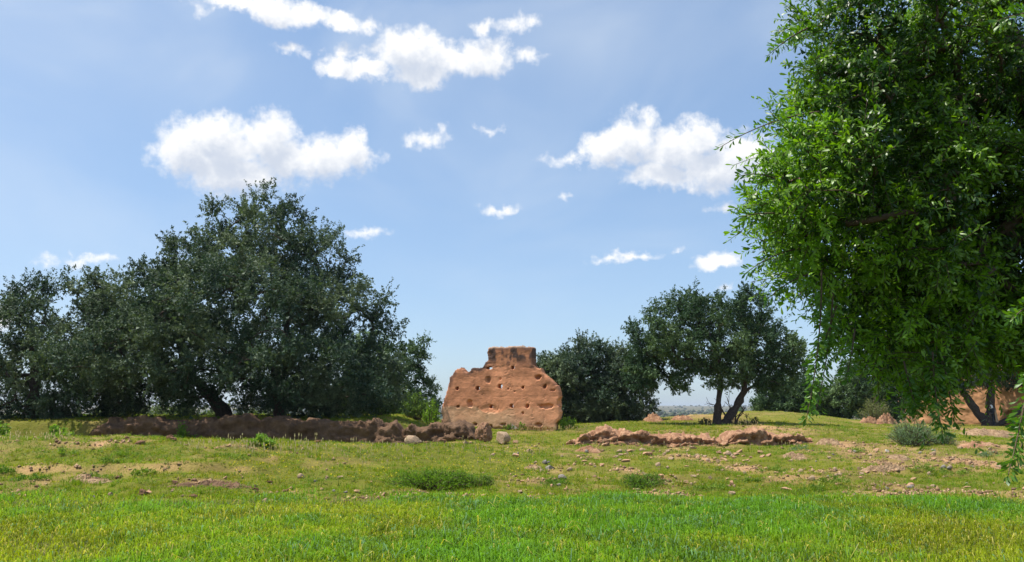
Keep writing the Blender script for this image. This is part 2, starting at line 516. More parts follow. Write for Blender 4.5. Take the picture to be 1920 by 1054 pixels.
BARE = []   # (x, y, rx, ry, strength) bare earth patches
for (px, py, w, h, s) in ((200, 832, 120, 7, 1.0), (90, 868, 60, 9, .7), (150, 890, 150, 10, .6), (380, 905, 110, 7, 1.0), (430, 838, 110, 4, .8), (60, 905, 90, 9, .6),
                          (540, 925, 160, 7, .7), (800, 928, 170, 5, .9), (1230, 930, 220, 4, .6), (1110, 845, 40, 5, .7), (1180, 882, 60, 6, .8), (1300, 858, 140, 8, .9), (1260, 905, 130, 9, .6), (1390, 880, 80, 9, .8),
                          (1480, 905, 90, 10, .6), (1660, 872, 60, 10, .8), (1770, 865, 90, 7, .9), (1850, 870, 80, 8, .7), (1560, 830, 60, 5, .8), (1840, 835, 80, 6, .8), (1870, 810, 80, 8, 1.0), (1500, 860, 60, 6, .8),
                          (1330, 783, 100, 7, .55), (1000, 905, 60, 6, .5), (1040, 880, 70, 7, .6), (1750, 925, 160, 10, .5), (930, 860, 60, 8, .5), (300, 945, 200, 9, .35), (1290, 840, 200, 4, .4)):
    c = hit(px, py); a = hit(px - w / 2, py); b0, b1 = hit(px, py - h), hit(px, py + h)
    BARE.append((c[0], c[1], max(abs(c[0] - a[0]), .3), max((b0[1] - b1[1]) / 2, .25), s))


def bareness(x, y):
    x, y = np.broadcast_arrays(np.asarray(x, float), np.asarray(y, float))
    m = sstep(14.0, 15.0, y)
    b = -0.02 + 0.72 * fbm2(x, y, 0.42, 4, 31) + 0.34 * fbm2(x, y, 2.2, 2, 33)
    b = b + 0.12 * sstep(3, 9, x) * (1 - sstep(30, 40, y))
    for (cx, cy, rx, ry, s) in BARE:
        b = b + s * np.exp(-((x - cx) / rx) ** 2 - ((y - cy) / ry) ** 2)
    for (sx, sy, wx, hh, lg) in SCARPS:
        yy = y - sy - .25 * fbm2(x, np.zeros_like(x + y), 1.3, 3, 27) - .06 * (x - sx)
        b = b + 1.5 * hh ** .5 * np.clip(.5 + 1.2 * fbm2(x, y, 1.7, 2, 29), 0, 1) * np.exp(-((x - sx) / wx) ** 4) * np.exp(-((yy - .04) / .13) ** 2)
    strip = np.exp(-((y - 14.5 - 0.25 * np.sin(x * 0.5)) / 0.42) ** 2)
    return np.clip(b * m + strip * (0.22 + 0.8 * fbm2(x, y, 0.6, 3, 35)), 0, 1.2)


def axis(parts):
    o = []
    for a, b, s in parts:
        o.append(np.arange(a, b, s))
    return np.concatenate(o)


def build_ground():
    gx = np.geomspace(0.25, 9000, 62)
    xs = np.concatenate([-24 - gx[::-1], axis([(-24, 26, 0.17)]), 26 + gx])
    ys = np.concatenate([[-9000, -3000, -900, -300, -90, -30, -10, -4], axis([(0, 13.5, 0.3), (13.5, 31.6, 0.125), (31.6, 60, 0.35)]), 60 + np.geomspace(0.3, 9500, 70)])
    X, Y = np.meshgrid(xs, ys)
    Z = ground_z(X, Y)
    b = bareness(X, Y)
    n1, n2 = fbm2(X, Y, 0.9, 3, 41), fbm2(X, Y, 0.05, 3, 42)
    soil = np.array([0.37, 0.225, 0.110])[None, None] * (1 + 0.22 * n1[..., None])
    turf = np.array([0.122, 0.130, 0.013]) * (1 + 0.30 * n1[..., None]) + 0.05 * np.clip(n2, 0, 1)[..., None] * np.array([1.2, .9, .2])
    soil = soil * (1 - .45 * sstep(.0, .45, fbm2(X, Y, 1.6, 3, 48)))[..., None]
    c = turf + (soil - turf) * np.clip(b, 0, 1)[..., None]
    field = (1 - sstep(13.8, 14.6, Y))[..., None]
    c = c * (1 - field) + field * np.array([0.075, 0.080, 0.022])
    far = sstep(90, 260, np.hypot(X, Y))[..., None]
    fc = np.array([0.12, 0.11, 0.055]) + 0.12 * fbm2(X, Y, 0.006, 3, 44)[..., None] * np.array([1.0, .8, .4])
    c = c * (1 - far) + far * fc
    ny, nx = X.shape
    i = (np.arange(ny - 1)[:, None] * nx + np.arange(nx - 1)[None]).ravel()
    me = mesh_np('ground', np.stack([X, Y, Z], -1).reshape(-1, 3), [np.stack([i, i + 1, i + nx + 1, i + nx], 1)], M['ground'], np.clip(c, .01, 1).reshape(-1, 3), True)
    structure(obj('ground', me))


build_ground()

# ------------------------------------------------------------------ blades
def blades(name, P, hgt, wid, lean, col, mat, rng, bend=0.5, segs=2):
    """curved grass blades at points P"""
    n = len(P)
    th = rng.uniform(0, 2 * np.pi, n)
    face = np.stack([np.cos(th), np.sin(th), np.zeros(n)], 1)
    ph = rng.uniform(0, 2 * np.pi, n)
    ld = np.stack([np.cos(ph), np.sin(ph), np.zeros(n)], 1) * (lean * np.abs(rng.normal(0.6, 0.45, n)))[:, None]
    up = np.array([0, 0, 1.0])
    h = hgt[:, None]; w = (wid / 2)[:, None]
    base_l, base_r = P - face * w, P + face * w
    tip = P + up * h * (1 - 0.25 * np.linalg.norm(ld, axis=1)[:, None]) + ld * h
    if segs == 1:
        V = np.stack([base_l, base_r, tip], 1).reshape(-1, 3)
        F = [np.arange(3 * n).reshape(n, 3)]
        k = 3
    else:
        mid = P + up * h * 0.72 + ld * h * (0.62 * (1 - bend))
        tip = P + up * h * (0.80 - 0.42 * np.clip(np.linalg.norm(ld, axis=1), 0, 1.3)[:, None]) + ld * h
        V = np.stack([base_l, base_r, mid - face * w * 0.85, mid + face * w * 0.85, tip], 1).reshape(-1, 3)
        b = (np.arange(n) * 5)[:, None]
        F = [b + np.array([[0, 1, 3, 2]]), b + np.array([[2, 3, 4]])]
        k = 5
    return mesh_np(name, V, F, mat, np.repeat(col, k, axis=0))


def mix(a, b, t):
    return np.asarray(a) * (1 - t[:, None]) + np.asarray(b) * t[:, None]


def build_wheat():
    rng = np.random.default_rng(3)
    n = 225000
    y = 6.6 + (15.4 - 6.6) * rng.random(n) ** 0.85
    x = (rng.random(n) * 2 - 1) * (y * 0.66 + 2.2)
    edge = 14.25 + 0.25 * np.sin(x * 0.5) + 0.9 * fbm2(x, y, 0.7, 4, 51) + rng.exponential(.3, n)
    dens = 0.50 + 0.75 * fbm2(x, y, 0.8, 4, 52)
    left = sstep(-1.5, -5.5, x) * sstep(11.2, 13.8, y)
    keep = (y < edge) & (rng.random(n) < np.clip(dens + 0.45, 0.35, 1) * (1 - 0.55 * left)) 
    x, y = x[keep], y[keep]; n = len(x)
    P = np.stack([x, y, ground_z(x, y) - 0.005], 1)
    lush = sstep(-0.55, 0.65, 1.2 * fbm2(x, y, 0.55, 5, 53) + 0.15 * fbm2(x, y, 4.0, 2, 54) + 0.25 * np.exp(-((x - 1) / 6) ** 2 - ((y - 13) / 1.6) ** 2) + 0.35 * np.exp(-((x - 3.0) / 1.0) ** 2 - ((y - 12.3) / .35) ** 2))
    h = (0.085 + 0.085 * lush) * rng.uniform(0.6, 1.35, n) * (1 - .45 * sstep(13.2, 15, y))
    h = h * (1 + .45 * fbm2(x, y, 1.8, 3, 58))
    h = np.where(rng.random(n) < 0.04, h * 1.55, h)
    w = rng.uniform(0.006, 0.012, n) * (1 + 0.25 * lush)
    pt = sstep(-.1, .5, fbm2(x, y, 1.3, 3, 57))
    c = mix((0.255, 0.315, 0.014), (0.130, 0.290, 0.022), lush) * (1.06 - .34 * pt)[:, None]
    c = c * rng.uniform(0.5, 1.3, n)[:, None]
    yl = (rng.random(n) < 0.11 * (1.2 - lush))[:, None]
    c = np.where(yl, np.array([0.52, 0.47, 0.12]) * rng.uniform(.7, 1.1, n)[:, None], c)
    blu = (rng.random(n) < 0.05 + .22 * pt * lush)[:, None]
    c = np.where(blu, np.array([0.17, 0.32, 0.15]) * rng.uniform(.7, 1.2, n)[:, None], c)
    o = stuff(obj('wheat_field', blades('wheat_field', P, h, w, 1.15, c, M['grass'], rng)))
    tag(o, 'bright green young wheat filling the foreground field', 'wheat')


def build_slope_grass():
    rng = np.random.default_rng(7)
    n = 245000
    d = 14.2 * (62 / 14.2) ** (rng.random(n) ** 1.15)
    x = (rng.random(n) * 2 - 1) * (d * 0.67 + 2)
    b = bareness(x, d)
    clump = fbm2(x, d, 1.6, 3, 61)
    keep = rng.random(n) < np.clip(1.05 - 1.1 * b + 0.6 * clump, 0.04, 1)
    x, d, b, clump = x[keep], d[keep], b[keep], clump[keep]; n = len(x)
    P = np.stack([x, d, ground_z(x, d) - 0.004], 1)
    tuft = sstep(0.15, 0.6, clump)
    h = (0.035 + 0.055 * tuft) * rng.uniform(0.6, 1.4, n) * (1 + 0.35 * sstep(22, 34, d))
    w = rng.uniform(0.007, 0.014, n) * (1 + sstep(18, 45, d) * 1.2)
    lush = sstep(-0.3, 0.5, fbm2(x, d, 0.35, 4, 63) + 0.5 * tuft - 0.35 * b + .35 * sstep(18, 14.5, d))
    c = mix((0.340, 0.335, 0.022), (0.165, 0.290, 0.014), lush) * rng.uniform(0.72, 1.25, n)[:, None]
    dry = (rng.random(n) < 0.12 + 0.12 * sstep(38, 50, d))[:, None]
    c = np.where(dry, np.array([0.50, 0.39, 0.15]) * rng.uniform(.7, 1.1, n)[:, None], c)
    # tufts: blades springing from shared feet
    nt_ = 15000
    td = 14.3 * (44 / 14.3) ** (rng.random(nt_) ** 1.1); tx = (rng.random(nt_) * 2 - 1) * (td * .68 + 1.5)
    tb_ = bareness(tx, td); k = rng.random(nt_) < np.clip(.95 - tb_ + .5 * fbm2(tx, td, .9, 3, 66), .08, 1)
    tx, td = tx[k], td[k]; nt_ = len(tx)
    per = 14; ti = np.repeat(np.arange(nt_), per)
    spread = rng.uniform(.02, .09, nt_)[ti]
    ax_, ay_ = tx[ti] + rng.normal(0, 1, len(ti)) * spread, td[ti] + rng.normal(0, 1, len(ti)) * spread * .8
    P = np.concatenate([P, np.stack([ax_, ay_, ground_z(ax_, ay_) - .004], 1)])
    h = np.concatenate([h, (rng.uniform(.04, .11, nt_) * (1 + .5 * fbm2(tx, td, 1.2, 2, 67)))[ti] * rng.uniform(.6, 1.25, len(ti))]); w = np.concatenate([w, rng.uniform(.008, .02, len(ti)) * (1 + .6 * sstep(18, 40, ay_))])
    tcol = mix((.32, .31, .04), (.12, .235, .02), np.clip(rng.normal(.62, .3, nt_), 0, 1)) * rng.uniform(.75, 1.2, nt_)[:, None]
    c = np.concatenate([c, tcol[ti] * rng.uniform(.75, 1.25, len(ti))[:, None]])
    o = stuff(obj('grass', blades('grass', P, h, w, 0.9, c, M['grass'], rng, segs=1)))
    tag(o, 'short patchy grass over the stony slope', 'grass')


build_wheat()
build_slope_grass()


def build_ground_cover():
    """low broad-leaved weeds matted over the slope"""
    rng = np.random.default_rng(12)
    n = 13000
    d = 14.4 * (40 / 14.4) ** (rng.random(n) ** 1.05); x = (rng.random(n) * 2 - 1) * (d * .68 + 1)
    k = rng.random(n) < np.clip(.25 + 1.6 * fbm2(x, d, .8, 4, 91) + .35 * sstep(2, -6, x) - .35 * bareness(x, d), .03, 1)
    x, d = x[k], d[k]; n = len(x)
    per = 16; ti = np.repeat(np.arange(n), per); m = len(ti)
    R = rng.uniform(.05, .17, n)[ti]
    th = rng.uniform(0, 6.283, m); rr = R * np.sqrt(rng.random(m))
    px_, py_ = x[ti] + rr * np.cos(th), d[ti] + rr * np.sin(th)
    hgt = rng.uniform(.02, .10, n)[ti] * (1.15 - (rr / R) ** 2) * rng.uniform(.4, 1.1, m)
    P = np.stack([px_, py_, ground_z(px_, py_) + hgt], 1)
    D = np.stack([np.cos(th), np.sin(th), rng.normal(.25, .4, m)], 1); D /= np.linalg.norm(D, axis=1)[:, None]
    S = np.cross(D, np.array([0, 0, 1.0]) + rng.normal(0, .35, (m, 3))); S /= np.linalg.norm(S, axis=1)[:, None] + 1e-9
    L = (rng.uniform(.028, .06, m) * (1 + .5 * sstep(20, 40, py_)))[:, None]; W = L * rng.uniform(.3, .6, (m, 1))
    V = np.stack([P, P + D * L * .55 - S * W * .5, P + D * L, P + D * L * .55 + S * W * .5], 1).reshape(-1, 3)
    tone = np.clip(rng.normal(.55, .3, n), 0, 1)[ti]
    c = mix((.24, .265, .030), (.070, .160, .014), tone) * rng.uniform(.7, 1.25, m)[:, None]
    o = stuff(obj('ground_cover', mesh_np('ground_cover', V, [np.arange(4 * m).reshape(m, 4)], M['weed'], np.repeat(c, 4, 0))))
    tag(o, 'low broad leaved weeds matted over the slope', 'weeds')


build_ground_cover()

# ------------------------------------------------------------------ earth walls and ruins
def poly_sdf(px, pz, poly):
    """signed distance (inside positive) of points to a polygon"""
    poly = np.asarray(poly, float); n = len(poly)
    dmin = np.full(px.shape, 1e9); inside = np.zeros(px.shape, bool)
    for k in range(n):
        (x1, z1), (x2, z2) = poly[k], poly[(k + 1) % n]
        ex, ez = x2 - x1, z2 - z1
        t = np.clip(((px - x1) * ex + (pz - z1) * ez) / (ex * ex + ez * ez + 1e-12), 0, 1)
        dmin = np.minimum(dmin, np.hypot(px - x1 - t * ex, pz - z1 - t * ez))
        c = ((z1 > pz) != (z2 > pz)) & (px < ex * (pz - z1) / (ez + (1e-12 if abs(ez) < 1e-12 else 0)) + x1)
        inside ^= c
    return np.where(inside, dmin, -dmin)


def slab(name, poly, step, thick, through=(), blind=(), colour=None, relief=0.022, ragged=0.05, mat=None, seed=0):
    """earth wall in its own X-Z plane, front face towards -Y: ragged outline, real holes, recesses"""
    poly = np.asarray(poly, float)
    x0, z0 = poly.min(0) - 0.15; x1, z1 = poly.max(0) + 0.15
    xs, zs = np.arange(x0, x1, step), np.arange(z0, z1, step)
    X, Z = np.meshgrid(xs, zs)
    q = np.stack([X.ravel(), np.zeros(X.size), Z.ravel()], 1)
    sd = poly_sdf(X, Z, poly) + ragged * fbm(q * 5, 3, seed + 1).reshape(X.shape) * np.where(Z < z0 + 0.3, 0.2, 1)
    hole = np.full(X.shape, 9.0)
    for (hx, hz, hw, hh) in through:
        wob = 0.55 * fbm(q * 8, 2, seed + 5).reshape(X.shape)
        hole = np.minimum(hole, ((np.abs((X - hx) / (hw / 2)) ** 2.6 + np.abs((Z - hz) / (hh / 2)) ** 2.6) ** (1 / 2.6) + wob - 1) * min(hw, hh) / 2)
    rec = np.zeros(X.shape)
    for (hx, hz, hw, hh, dep) in blind:
        wob = 0.35 * fbm(q * 8, 2, seed + 6).reshape(X.shape)
        m = (np.abs((X - hx) / (hw / 2)) ** 2.6 + np.abs((Z - hz) / (hh / 2)) ** 2.6) ** (1 / 2.6) + wob
        rec = np.maximum(rec, dep * (1 - sstep(0.75, 1.1, m)))
    inside = np.minimum(sd, hole)
    on = inside > 0
    cell = on[:-1, :-1] & on[1:, :-1] & on[:-1, 1:] & on[1:, 1:]
    f = fbm(q * np.array([1.6, 1, 2.6]), 5, seed + 2).reshape(X.shape)
    f2 = fbm(q * 11, 3, seed + 3).reshape(X.shape)
    edge = np.exp(-np.maximum(sd, 0) / 0.035) * 0.05 + .025 * sstep(.1, .5, vnoise(q * 4.5, seed + 12).reshape(X.shape)) * np.exp(-np.maximum(sd, 0) / .22)
    yf = relief * f + relief * 0.22 * f2 + rec + edge
    if seed == 11:
        for zz in (zr(0, 455)[1], zr(0, 285)[1], zr(0, 632)[1], zr(0, 545)[1], zr(0, 370)[1]):
            yf = yf + .003 * np.exp(-((Z - zz - .03 * f) / .02) ** 2)
        crack = np.abs(vnoise(q * np.array([1.5, 1, .8]) + 3.3, 77).reshape(X.shape) + .25 * f2)
        yf = yf + .016 * np.exp(-(crack / .02) ** 2)
    yb = thick - edge * 1.3 + relief * 1.5 * np.roll(f, 7, 1)
    ny, nx = X.shape
    jx = step * 0.32 * vnoise(q * 31, seed + 8).reshape(X.shape); jz = step * 0.32 * vnoise(q * 29 + 5, seed + 9).reshape(X.shape)
    Vf = np.stack([X + jx, yf, Z + jz], -1).reshape(-1, 3); Vb = np.stack([X + jx, yb, Z + jz], -1).reshape(-1, 3)
    n = nx * ny
    cy, cx = np.nonzero(cell)
    i = cy * nx + cx
    front = np.stack([i, i + 1, i + nx + 1, i + nx], 1)
    back = np.stack([i, i + nx, i + nx + 1, i + 1], 1) + n
    # closing strips where cells end
    pad = np.zeros((ny + 1, nx + 1), bool); pad[1:-1, 1:-1] = cell
    sides = []
    c0 = pad[1:-1, 1:-1]
    for (dy, dx, a, b) in ((-1, 0, 1, 0), (1, 0, nx, nx + 1), (0, -1, 0, nx), (0, 1, nx + 1, 1)):
        nb = pad[1 + dy:ny + dy, 1 + dx:nx + dx]
        yy, xx = np.nonzero(c0 & ~nb)
        k = yy * nx + xx
        sides.append(np.stack([k + a, k + b, k + b + n, k + a + n], 1))
    F = np.concatenate([front, back] + sides)
    V = np.concatenate([Vf, Vb])
    C = colour(X, Z, sd, f, f2, rec) if colour else np.ones(X.shape + (3,))
    C = C.reshape(-1, 3)
    used, inv = np.unique(F, return_inverse=True)
    F = inv.reshape(F.shape)
    return mesh_np(name, V[used], [F], mat, np.concatenate([C, C])[used], False)


D_RUIN = 35.0
RS = D_RUIN / F_PX


def zr(zx, zy):
    """point of the enlarged ruin view -> metres in the wall's own plane (origin at the wall's foot)"""
    px, py = 780 + zx / 4.79, 630 + zy / 4.79
    p = at(px, py, D_RUIN) - at(936, 808, D_RUIN)
    return p[0], p[2]


def build_ruin():
    out = [(188, 900), (188, 650), (205, 600), (232, 500), (262, 400), (275, 360), (310, 320), (335, 285), (380, 275), (420, 300), (440, 312), (480, 290), (520, 278), (560, 285), (590, 270), (605, 240),
           (638, 215), (632, 110), (640, 97), (700, 95), (1050, 97), (1070, 110), (1070, 265), (1100, 290), (1140, 285), (1155, 310), (1165, 350), (1200, 375), (1250, 410), (1285, 450), (1300, 500),
           (1318, 540), (1302, 580), (1308, 650), (1305, 740), (1268, 785), (1275, 900)]
    k = RS / 4.79
    thr = [(347, 468, 34, 28), (541, 468, 34, 36), (755, 452, 36, 36), (875, 286, 28, 30), (655, 286, 56, 34), (968, 462, 30, 24), (352, 635, 32, 22), (668, 640, 34, 36), (865, 631, 30, 30)]
    bl = [(1170, 456, 34, 38, .3), (1110, 376, 50, 40, .25), (645, 390, 44, 60, .05), (466, 612, 46, 66, .14), (1180, 632, 124, 40, .14), (1010, 630, 30, 32, .3), (515, 794, 34, 28, .3), (665, 812, 34, 42, .3),
          (785, 796, 50, 24, .2), (1115, 797, 70, 34, .22), (830, 478, 14, 14, .2), (968, 694, 16, 22, .2), (890, 500, 10, 12, .15), (655, 655, 200, 70, .025), (1300, 600, 26, 60, .2), (880, 838, 640, 40, .10), (757, 385, 24, 16, .08), (1240, 490, 40, 16, .1)]
    T = [(*zr(a, b), w * k * .86, h * k * .86) for a, b, w, h in thr]
    B = [(*zr(a, b), w * k, h * k, d) for a, b, w, h, d in bl]
    xt0, ztop = zr(632, 97); xt1 = zr(1070, 97)[0]; zlow = zr(0, 640)[1]

    def colour(X, Z, sd, f, f2, rec):
        q = np.stack([X.ravel(), 0 * X.ravel(), Z.ravel()], 1)
        g = lambda s, o=4, sc=(1, 1, 1): fbm(q * np.array(sc) * s, o, 300 + int(s * 10)).reshape(X.shape)
        base = np.array([0.72, 0.315, 0.165])
        pale = np.array([0.78, 0.46, 0.265])
        grey = np.array([0.56, 0.34, 0.20])
        c = base[None, None] * (1 + 0.34 * g(1.1)[..., None] + 0.10 * g(3.0, 3, (.5, 1, 2))[..., None] + .12 * g(9.0, 3)[..., None])
        c = c * (1 - .10 * sstep(zr(0, 455)[1], zr(0, 280)[1], Z) - .16 * sstep(zr(0, 285)[1], zr(0, 150)[1], Z))[..., None]
        # paler coat below the middle joint, its upper edge broken
        line = zlow + 0.12 * g(1.7, 3) - 0.35 * sstep(-1.3, -.6, X) * (1 - sstep(0.0, .5, X)) * 0.6
        low = sstep(0.03, -0.03, Z - line) * (1 - 0.75 * sstep(0.5, 1.3, X + .5 * g(1.3, 3)))
        c = c + (pale - c) * (low * np.clip(0.75 + 0.5 * g(2.3), 0, 1))[..., None]
        foot = sstep(0.7, 0.1, Z + .3 * g(1.9)) * 0.65
        c = c + (grey - c) * foot[..., None]
        # black weather streaks hanging from the top
        st = sstep(-0.05, 0.30, g(2.3, 4, (1.3, 1, .35)) + .22 * g(7.1, 3) + .14) * sstep(ztop - 1.1 + .35 * g(1.5, 2), ztop - .22, Z) * (1 - 0.6 * sstep(ztop - .14, ztop - .05, Z))
        top = sstep(0.32, 0.05, sd) * sstep(1.6, 2.4, Z) * np.clip(.45 + 1.2 * g(2.7, 3, (1, 1, .4)), 0, 1)
        dk = np.clip(np.maximum(st, top * .75), 0, 1)
        dk = np.clip(dk * 1.35, 0, 1)
        c = c + (np.array([0.085, 0.058, 0.050]) - c) * (dk * .95)[..., None]
        rim_light = sstep(0.09, 0.03, ztop - Z)  # sunlit top rim put into the colour as a paler strip
        c = c + (np.array([0.50, 0.36, 0.27]) - c) * (rim_light * .7)[..., None]
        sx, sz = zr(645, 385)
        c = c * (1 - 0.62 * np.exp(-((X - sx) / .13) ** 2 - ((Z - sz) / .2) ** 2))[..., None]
        # the joints of the rammed lifts
        for zz in (zr(0, 455)[1], zr(0, 285)[1], zr(0, 632)[1]):
            c = c * (1 - 0.14 * np.clip(.5 + 1.4 * g(2.9, 2), 0, 1) * np.exp(-((Z - zz - .02 * g(2.1, 2)) / .018) ** 2))[..., None]
        return np.clip(c, .02, .9)
    me = slab('ruined_wall', [zr(a, b) for a, b in out], 0.029, 0.52, T, B, colour, 0.018, 0.07, M['earth_wall'], 11)
    p = at(936, 808, D_RUIN)
    o = obj('ruined_earth_wall', me)
    o.location = p; o.rotation_euler = (0, 0, math.radians(-17))
    tag(o, 'tall stepped rammed earth ruin with rows of small square holes standing alone', 'ruined wall')


build_ruin()


def lumpy_wall(name, path, base_half, crest, amp, mat, seed, res=0.07, blocks=3.2, ledge=0.0):
    """worn low wall: path [(x, y)], crest heights along it; a displaced mound with broken blocks"""
    path = np.asarray(path, float); crest = np.asarray(crest, float)
    seg = np.r_[0, np.cumsum(np.linalg.norm(np.diff(path, axis=0), axis=1))]
    n = int(seg[-1] / res) + 2
    s = np.linspace(0, seg[-1], n)
    cx, cy = np.interp(s, seg, path[:, 0]), np.interp(s, seg, path[:, 1])
    top = np.interp(s, np.linspace(0, seg[-1], len(crest)), crest)
    top = top + .12 * fbm2(s, 0 * s, .9, 4, seed + 30) + .07 * np.round(1.6 * fbm2(s, 0 * s, 2.2, 2, seed + 31))
    ends = np.minimum(sstep(-0.01, 0.5, s), sstep(-0.01, 0.5, seg[-1] - s))
    tx, ty = np.gradient(cx), np.gradient(cy); L = np.hypot(tx, ty); nx_, ny_ = -ty / L, tx / L
    prof = np.array([(-1.25, -0.25), (-1.15, 0.0), (-1.06, 0.18), (-1.02, 0.36), (-1.0, 0.55), (-0.96, 0.74), (-0.88, 0.90), (-0.62, 1.0), (-0.3, 1.02), (0, 1.0), (0.35, 1.0), (0.7, 0.96), (0.95, 0.78), (1.1, 0.45), (1.25, 0.0), (1.35, -0.25)])
    fine = np.linspace(0, len(prof) - 1, int(len(prof) * 2.4))
    pu = np.interp(fine, np.arange(len(prof)), prof[:, 0]); pv = np.interp(fine, np.arange(len(prof)), prof[:, 1])
    m = len(pu)
    zb = ground_z(cx, cy - base_half)
    S, U = np.meshgrid(np.arange(n), np.arange(m), indexing='ij')
    hw = base_half * (0.75 + 0.25 * ends)[:, None]
    X = cx[:, None] + nx_[:, None] * pu[None] * hw
    Y = cy[:, None] + ny_[:, None] * pu[None] * hw
    H = (top - zb) * (0.25 + 0.75 * ends)
    Z = zb[:, None] + pv[None] * H[:, None]
    P = np.stack([X, Y, Z], -1).reshape(-1, 3)
    wob = 0.30 * np.stack([fbm(P * 2.2, 3, seed + 4), fbm(P * 2.2 + 9, 3, seed + 4), .4 * fbm(P * 2.2 + 5, 3, seed + 4)], 1)
    w, val = worley((P + wob) * np.array([blocks * .55, blocks * .55, blocks * 1.9]), seed)
    w2, val2 = worley((P + wob * .5) * np.array([blocks * 1.7, blocks * 1.7, blocks * 3.6]), seed + 20)
    d = amp * (1.5 * (val - 0.5) + .75 * (val2 - .5)) + amp * 1.2 * fbm(P * 1.3, 4, seed + 1) + amp * 0.75 * fbm(P * 6, 4, seed + 2)
    low = (pv[None] * np.ones((n, 1))).ravel()
    nrm = np.stack([(nx_[:, None] * pu[None]).ravel(), (ny_[:, None] * pu[None]).ravel(), np.clip(low, 0, 1)], 1)
    nrm /= np.linalg.norm(nrm, axis=1)[:, None] + 1e-6
    if ledge:
        d = d + ledge * np.sin(low * 9 + 2.5 * fbm(P * 0.9, 2, seed + 6))
    nrm = nrm * np.array([1, 1, .55])
    P = P + nrm * (d * sstep(-0.05, 0.25, low))[:, None]
    i = (np.arange(n - 1)[:, None] * m + np.arange(m - 1)[None]).ravel()
    c0 = np.array([cx.mean(), cy.mean(), zb.mean()])
    me = mesh_np(name, P - c0, [np.stack([i, i + 1, i + m + 1, i + m], 1)], mat)
    o = obj(name, me, loc=c0)
    o['kind'] = 'thing'
    return o


def X_at(px, d):
    return (px - 960) / F_PX * d


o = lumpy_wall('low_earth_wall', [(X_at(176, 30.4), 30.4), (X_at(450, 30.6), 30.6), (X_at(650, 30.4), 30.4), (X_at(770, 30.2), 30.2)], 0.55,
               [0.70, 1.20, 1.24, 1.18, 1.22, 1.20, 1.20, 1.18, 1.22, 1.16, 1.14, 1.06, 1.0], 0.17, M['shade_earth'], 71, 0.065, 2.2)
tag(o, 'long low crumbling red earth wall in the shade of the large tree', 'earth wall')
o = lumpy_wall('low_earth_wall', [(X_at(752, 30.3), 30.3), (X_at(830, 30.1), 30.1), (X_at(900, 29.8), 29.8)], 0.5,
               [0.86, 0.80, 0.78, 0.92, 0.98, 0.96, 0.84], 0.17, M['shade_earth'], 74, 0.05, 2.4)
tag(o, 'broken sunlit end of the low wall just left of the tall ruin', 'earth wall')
o = lumpy_wall('wall_remains', [(X_at(1062, 28.6), 28.6), (X_at(1130, 28.4), 28.4), (X_at(1350, 28.3), 28.3)], 0.75,
               [0.52, 0.76, 0.86, 0.70, 0.74, 0.70, 0.62, 0.66, 0.60], 0.21, M['earth'], 77, 0.045, 3.0, 0.06)
tag(o, 'long worn remains of a red earth wall in the grass beside the ruin', 'wall remains', 'worn wall stubs in the grass')
o = lumpy_wall('wall_remains', [(X_at(1338, 28.5), 28.5), (X_at(1420, 28.6), 28.6), (X_at(1505, 28.4), 28.4)], 0.85,
               [0.56, 0.74, 0.78, 0.72, 0.68, 0.62, 0.50], 0.20, M['earth'], 79, 0.045, 3.2, 0.06)
tag(o, 'flat topped slab of wall remains with a pale rim, right end of the row', 'wall remains', 'worn wall stubs in the grass')

# ------------------------------------------------------------------ far building of earth
def build_house():
    D = 74.0
    org = at(1686, 796, D)
    org[2] = ground_z(org[0], org[1]) - 0.1
    r = empty('earth_building', org)
    tag(r, 'sunlit orange earth building with a low arched opening behind the shade tree', 'building')
    r.rotation_euler = (0, 0, math.radians(-33))
    s = D / F_PX

    def colour(X, Z, sd, f, f2, rec):
        c = np.array([0.60, 0.315, 0.160]) * (1 + .22 * f[..., None] + .12 * f2[..., None])
        st = sstep(.1, .5, f) * sstep(2.5, 5, Z)
        return np.clip(c * (1 - .45 * st[..., None]), .02, .9)
    arch = [(8.9, 0.5, 1.35, 1.0, .9), (8.9, 1.0, 1.0, 0.7, .9)]
    poly = [(0, -.6), (0, 4.6), (.5, 5.1), (2.5, 4.9), (3.2, 5.4), (7, 5.2), (9, 5.5), (13, 5.0), (17, 5.2), (20, 4.8), (20, -.6)]
    obj('wall', slab('house_front', poly, 0.11, 0.9, (), arch, colour, .10, .12, M['earth_wall'], 90), r)
    side = obj('wall', slab('house_side', [(0.95, -.6), (0.95, 4.6), (4, 5.0), (8, 4.4), (11, 4.6), (11, -.6)], 0.14, 0.6, (), (), colour, .08, .12, M['earth_wall'], 91), r)
    side.rotation_euler = (0, 0, math.radians(90)); side.location = (0.62, 0, 0)
    bm = bmesh.new()
    bmesh.ops.create_cube(bm, size=1)
    bmesh.ops.scale(bm, vec=(19.2, 9.6, .3), verts=bm.verts)
    bmesh.ops.translate(bm, vec=(10.2, 5.9, 4.3), verts=bm.verts)
    me = bpy.data.meshes.new('roof'); bm.to_mesh(me); bm.free(); me.materials.append(M['earth'])
    obj('roof', me, r)


build_house()

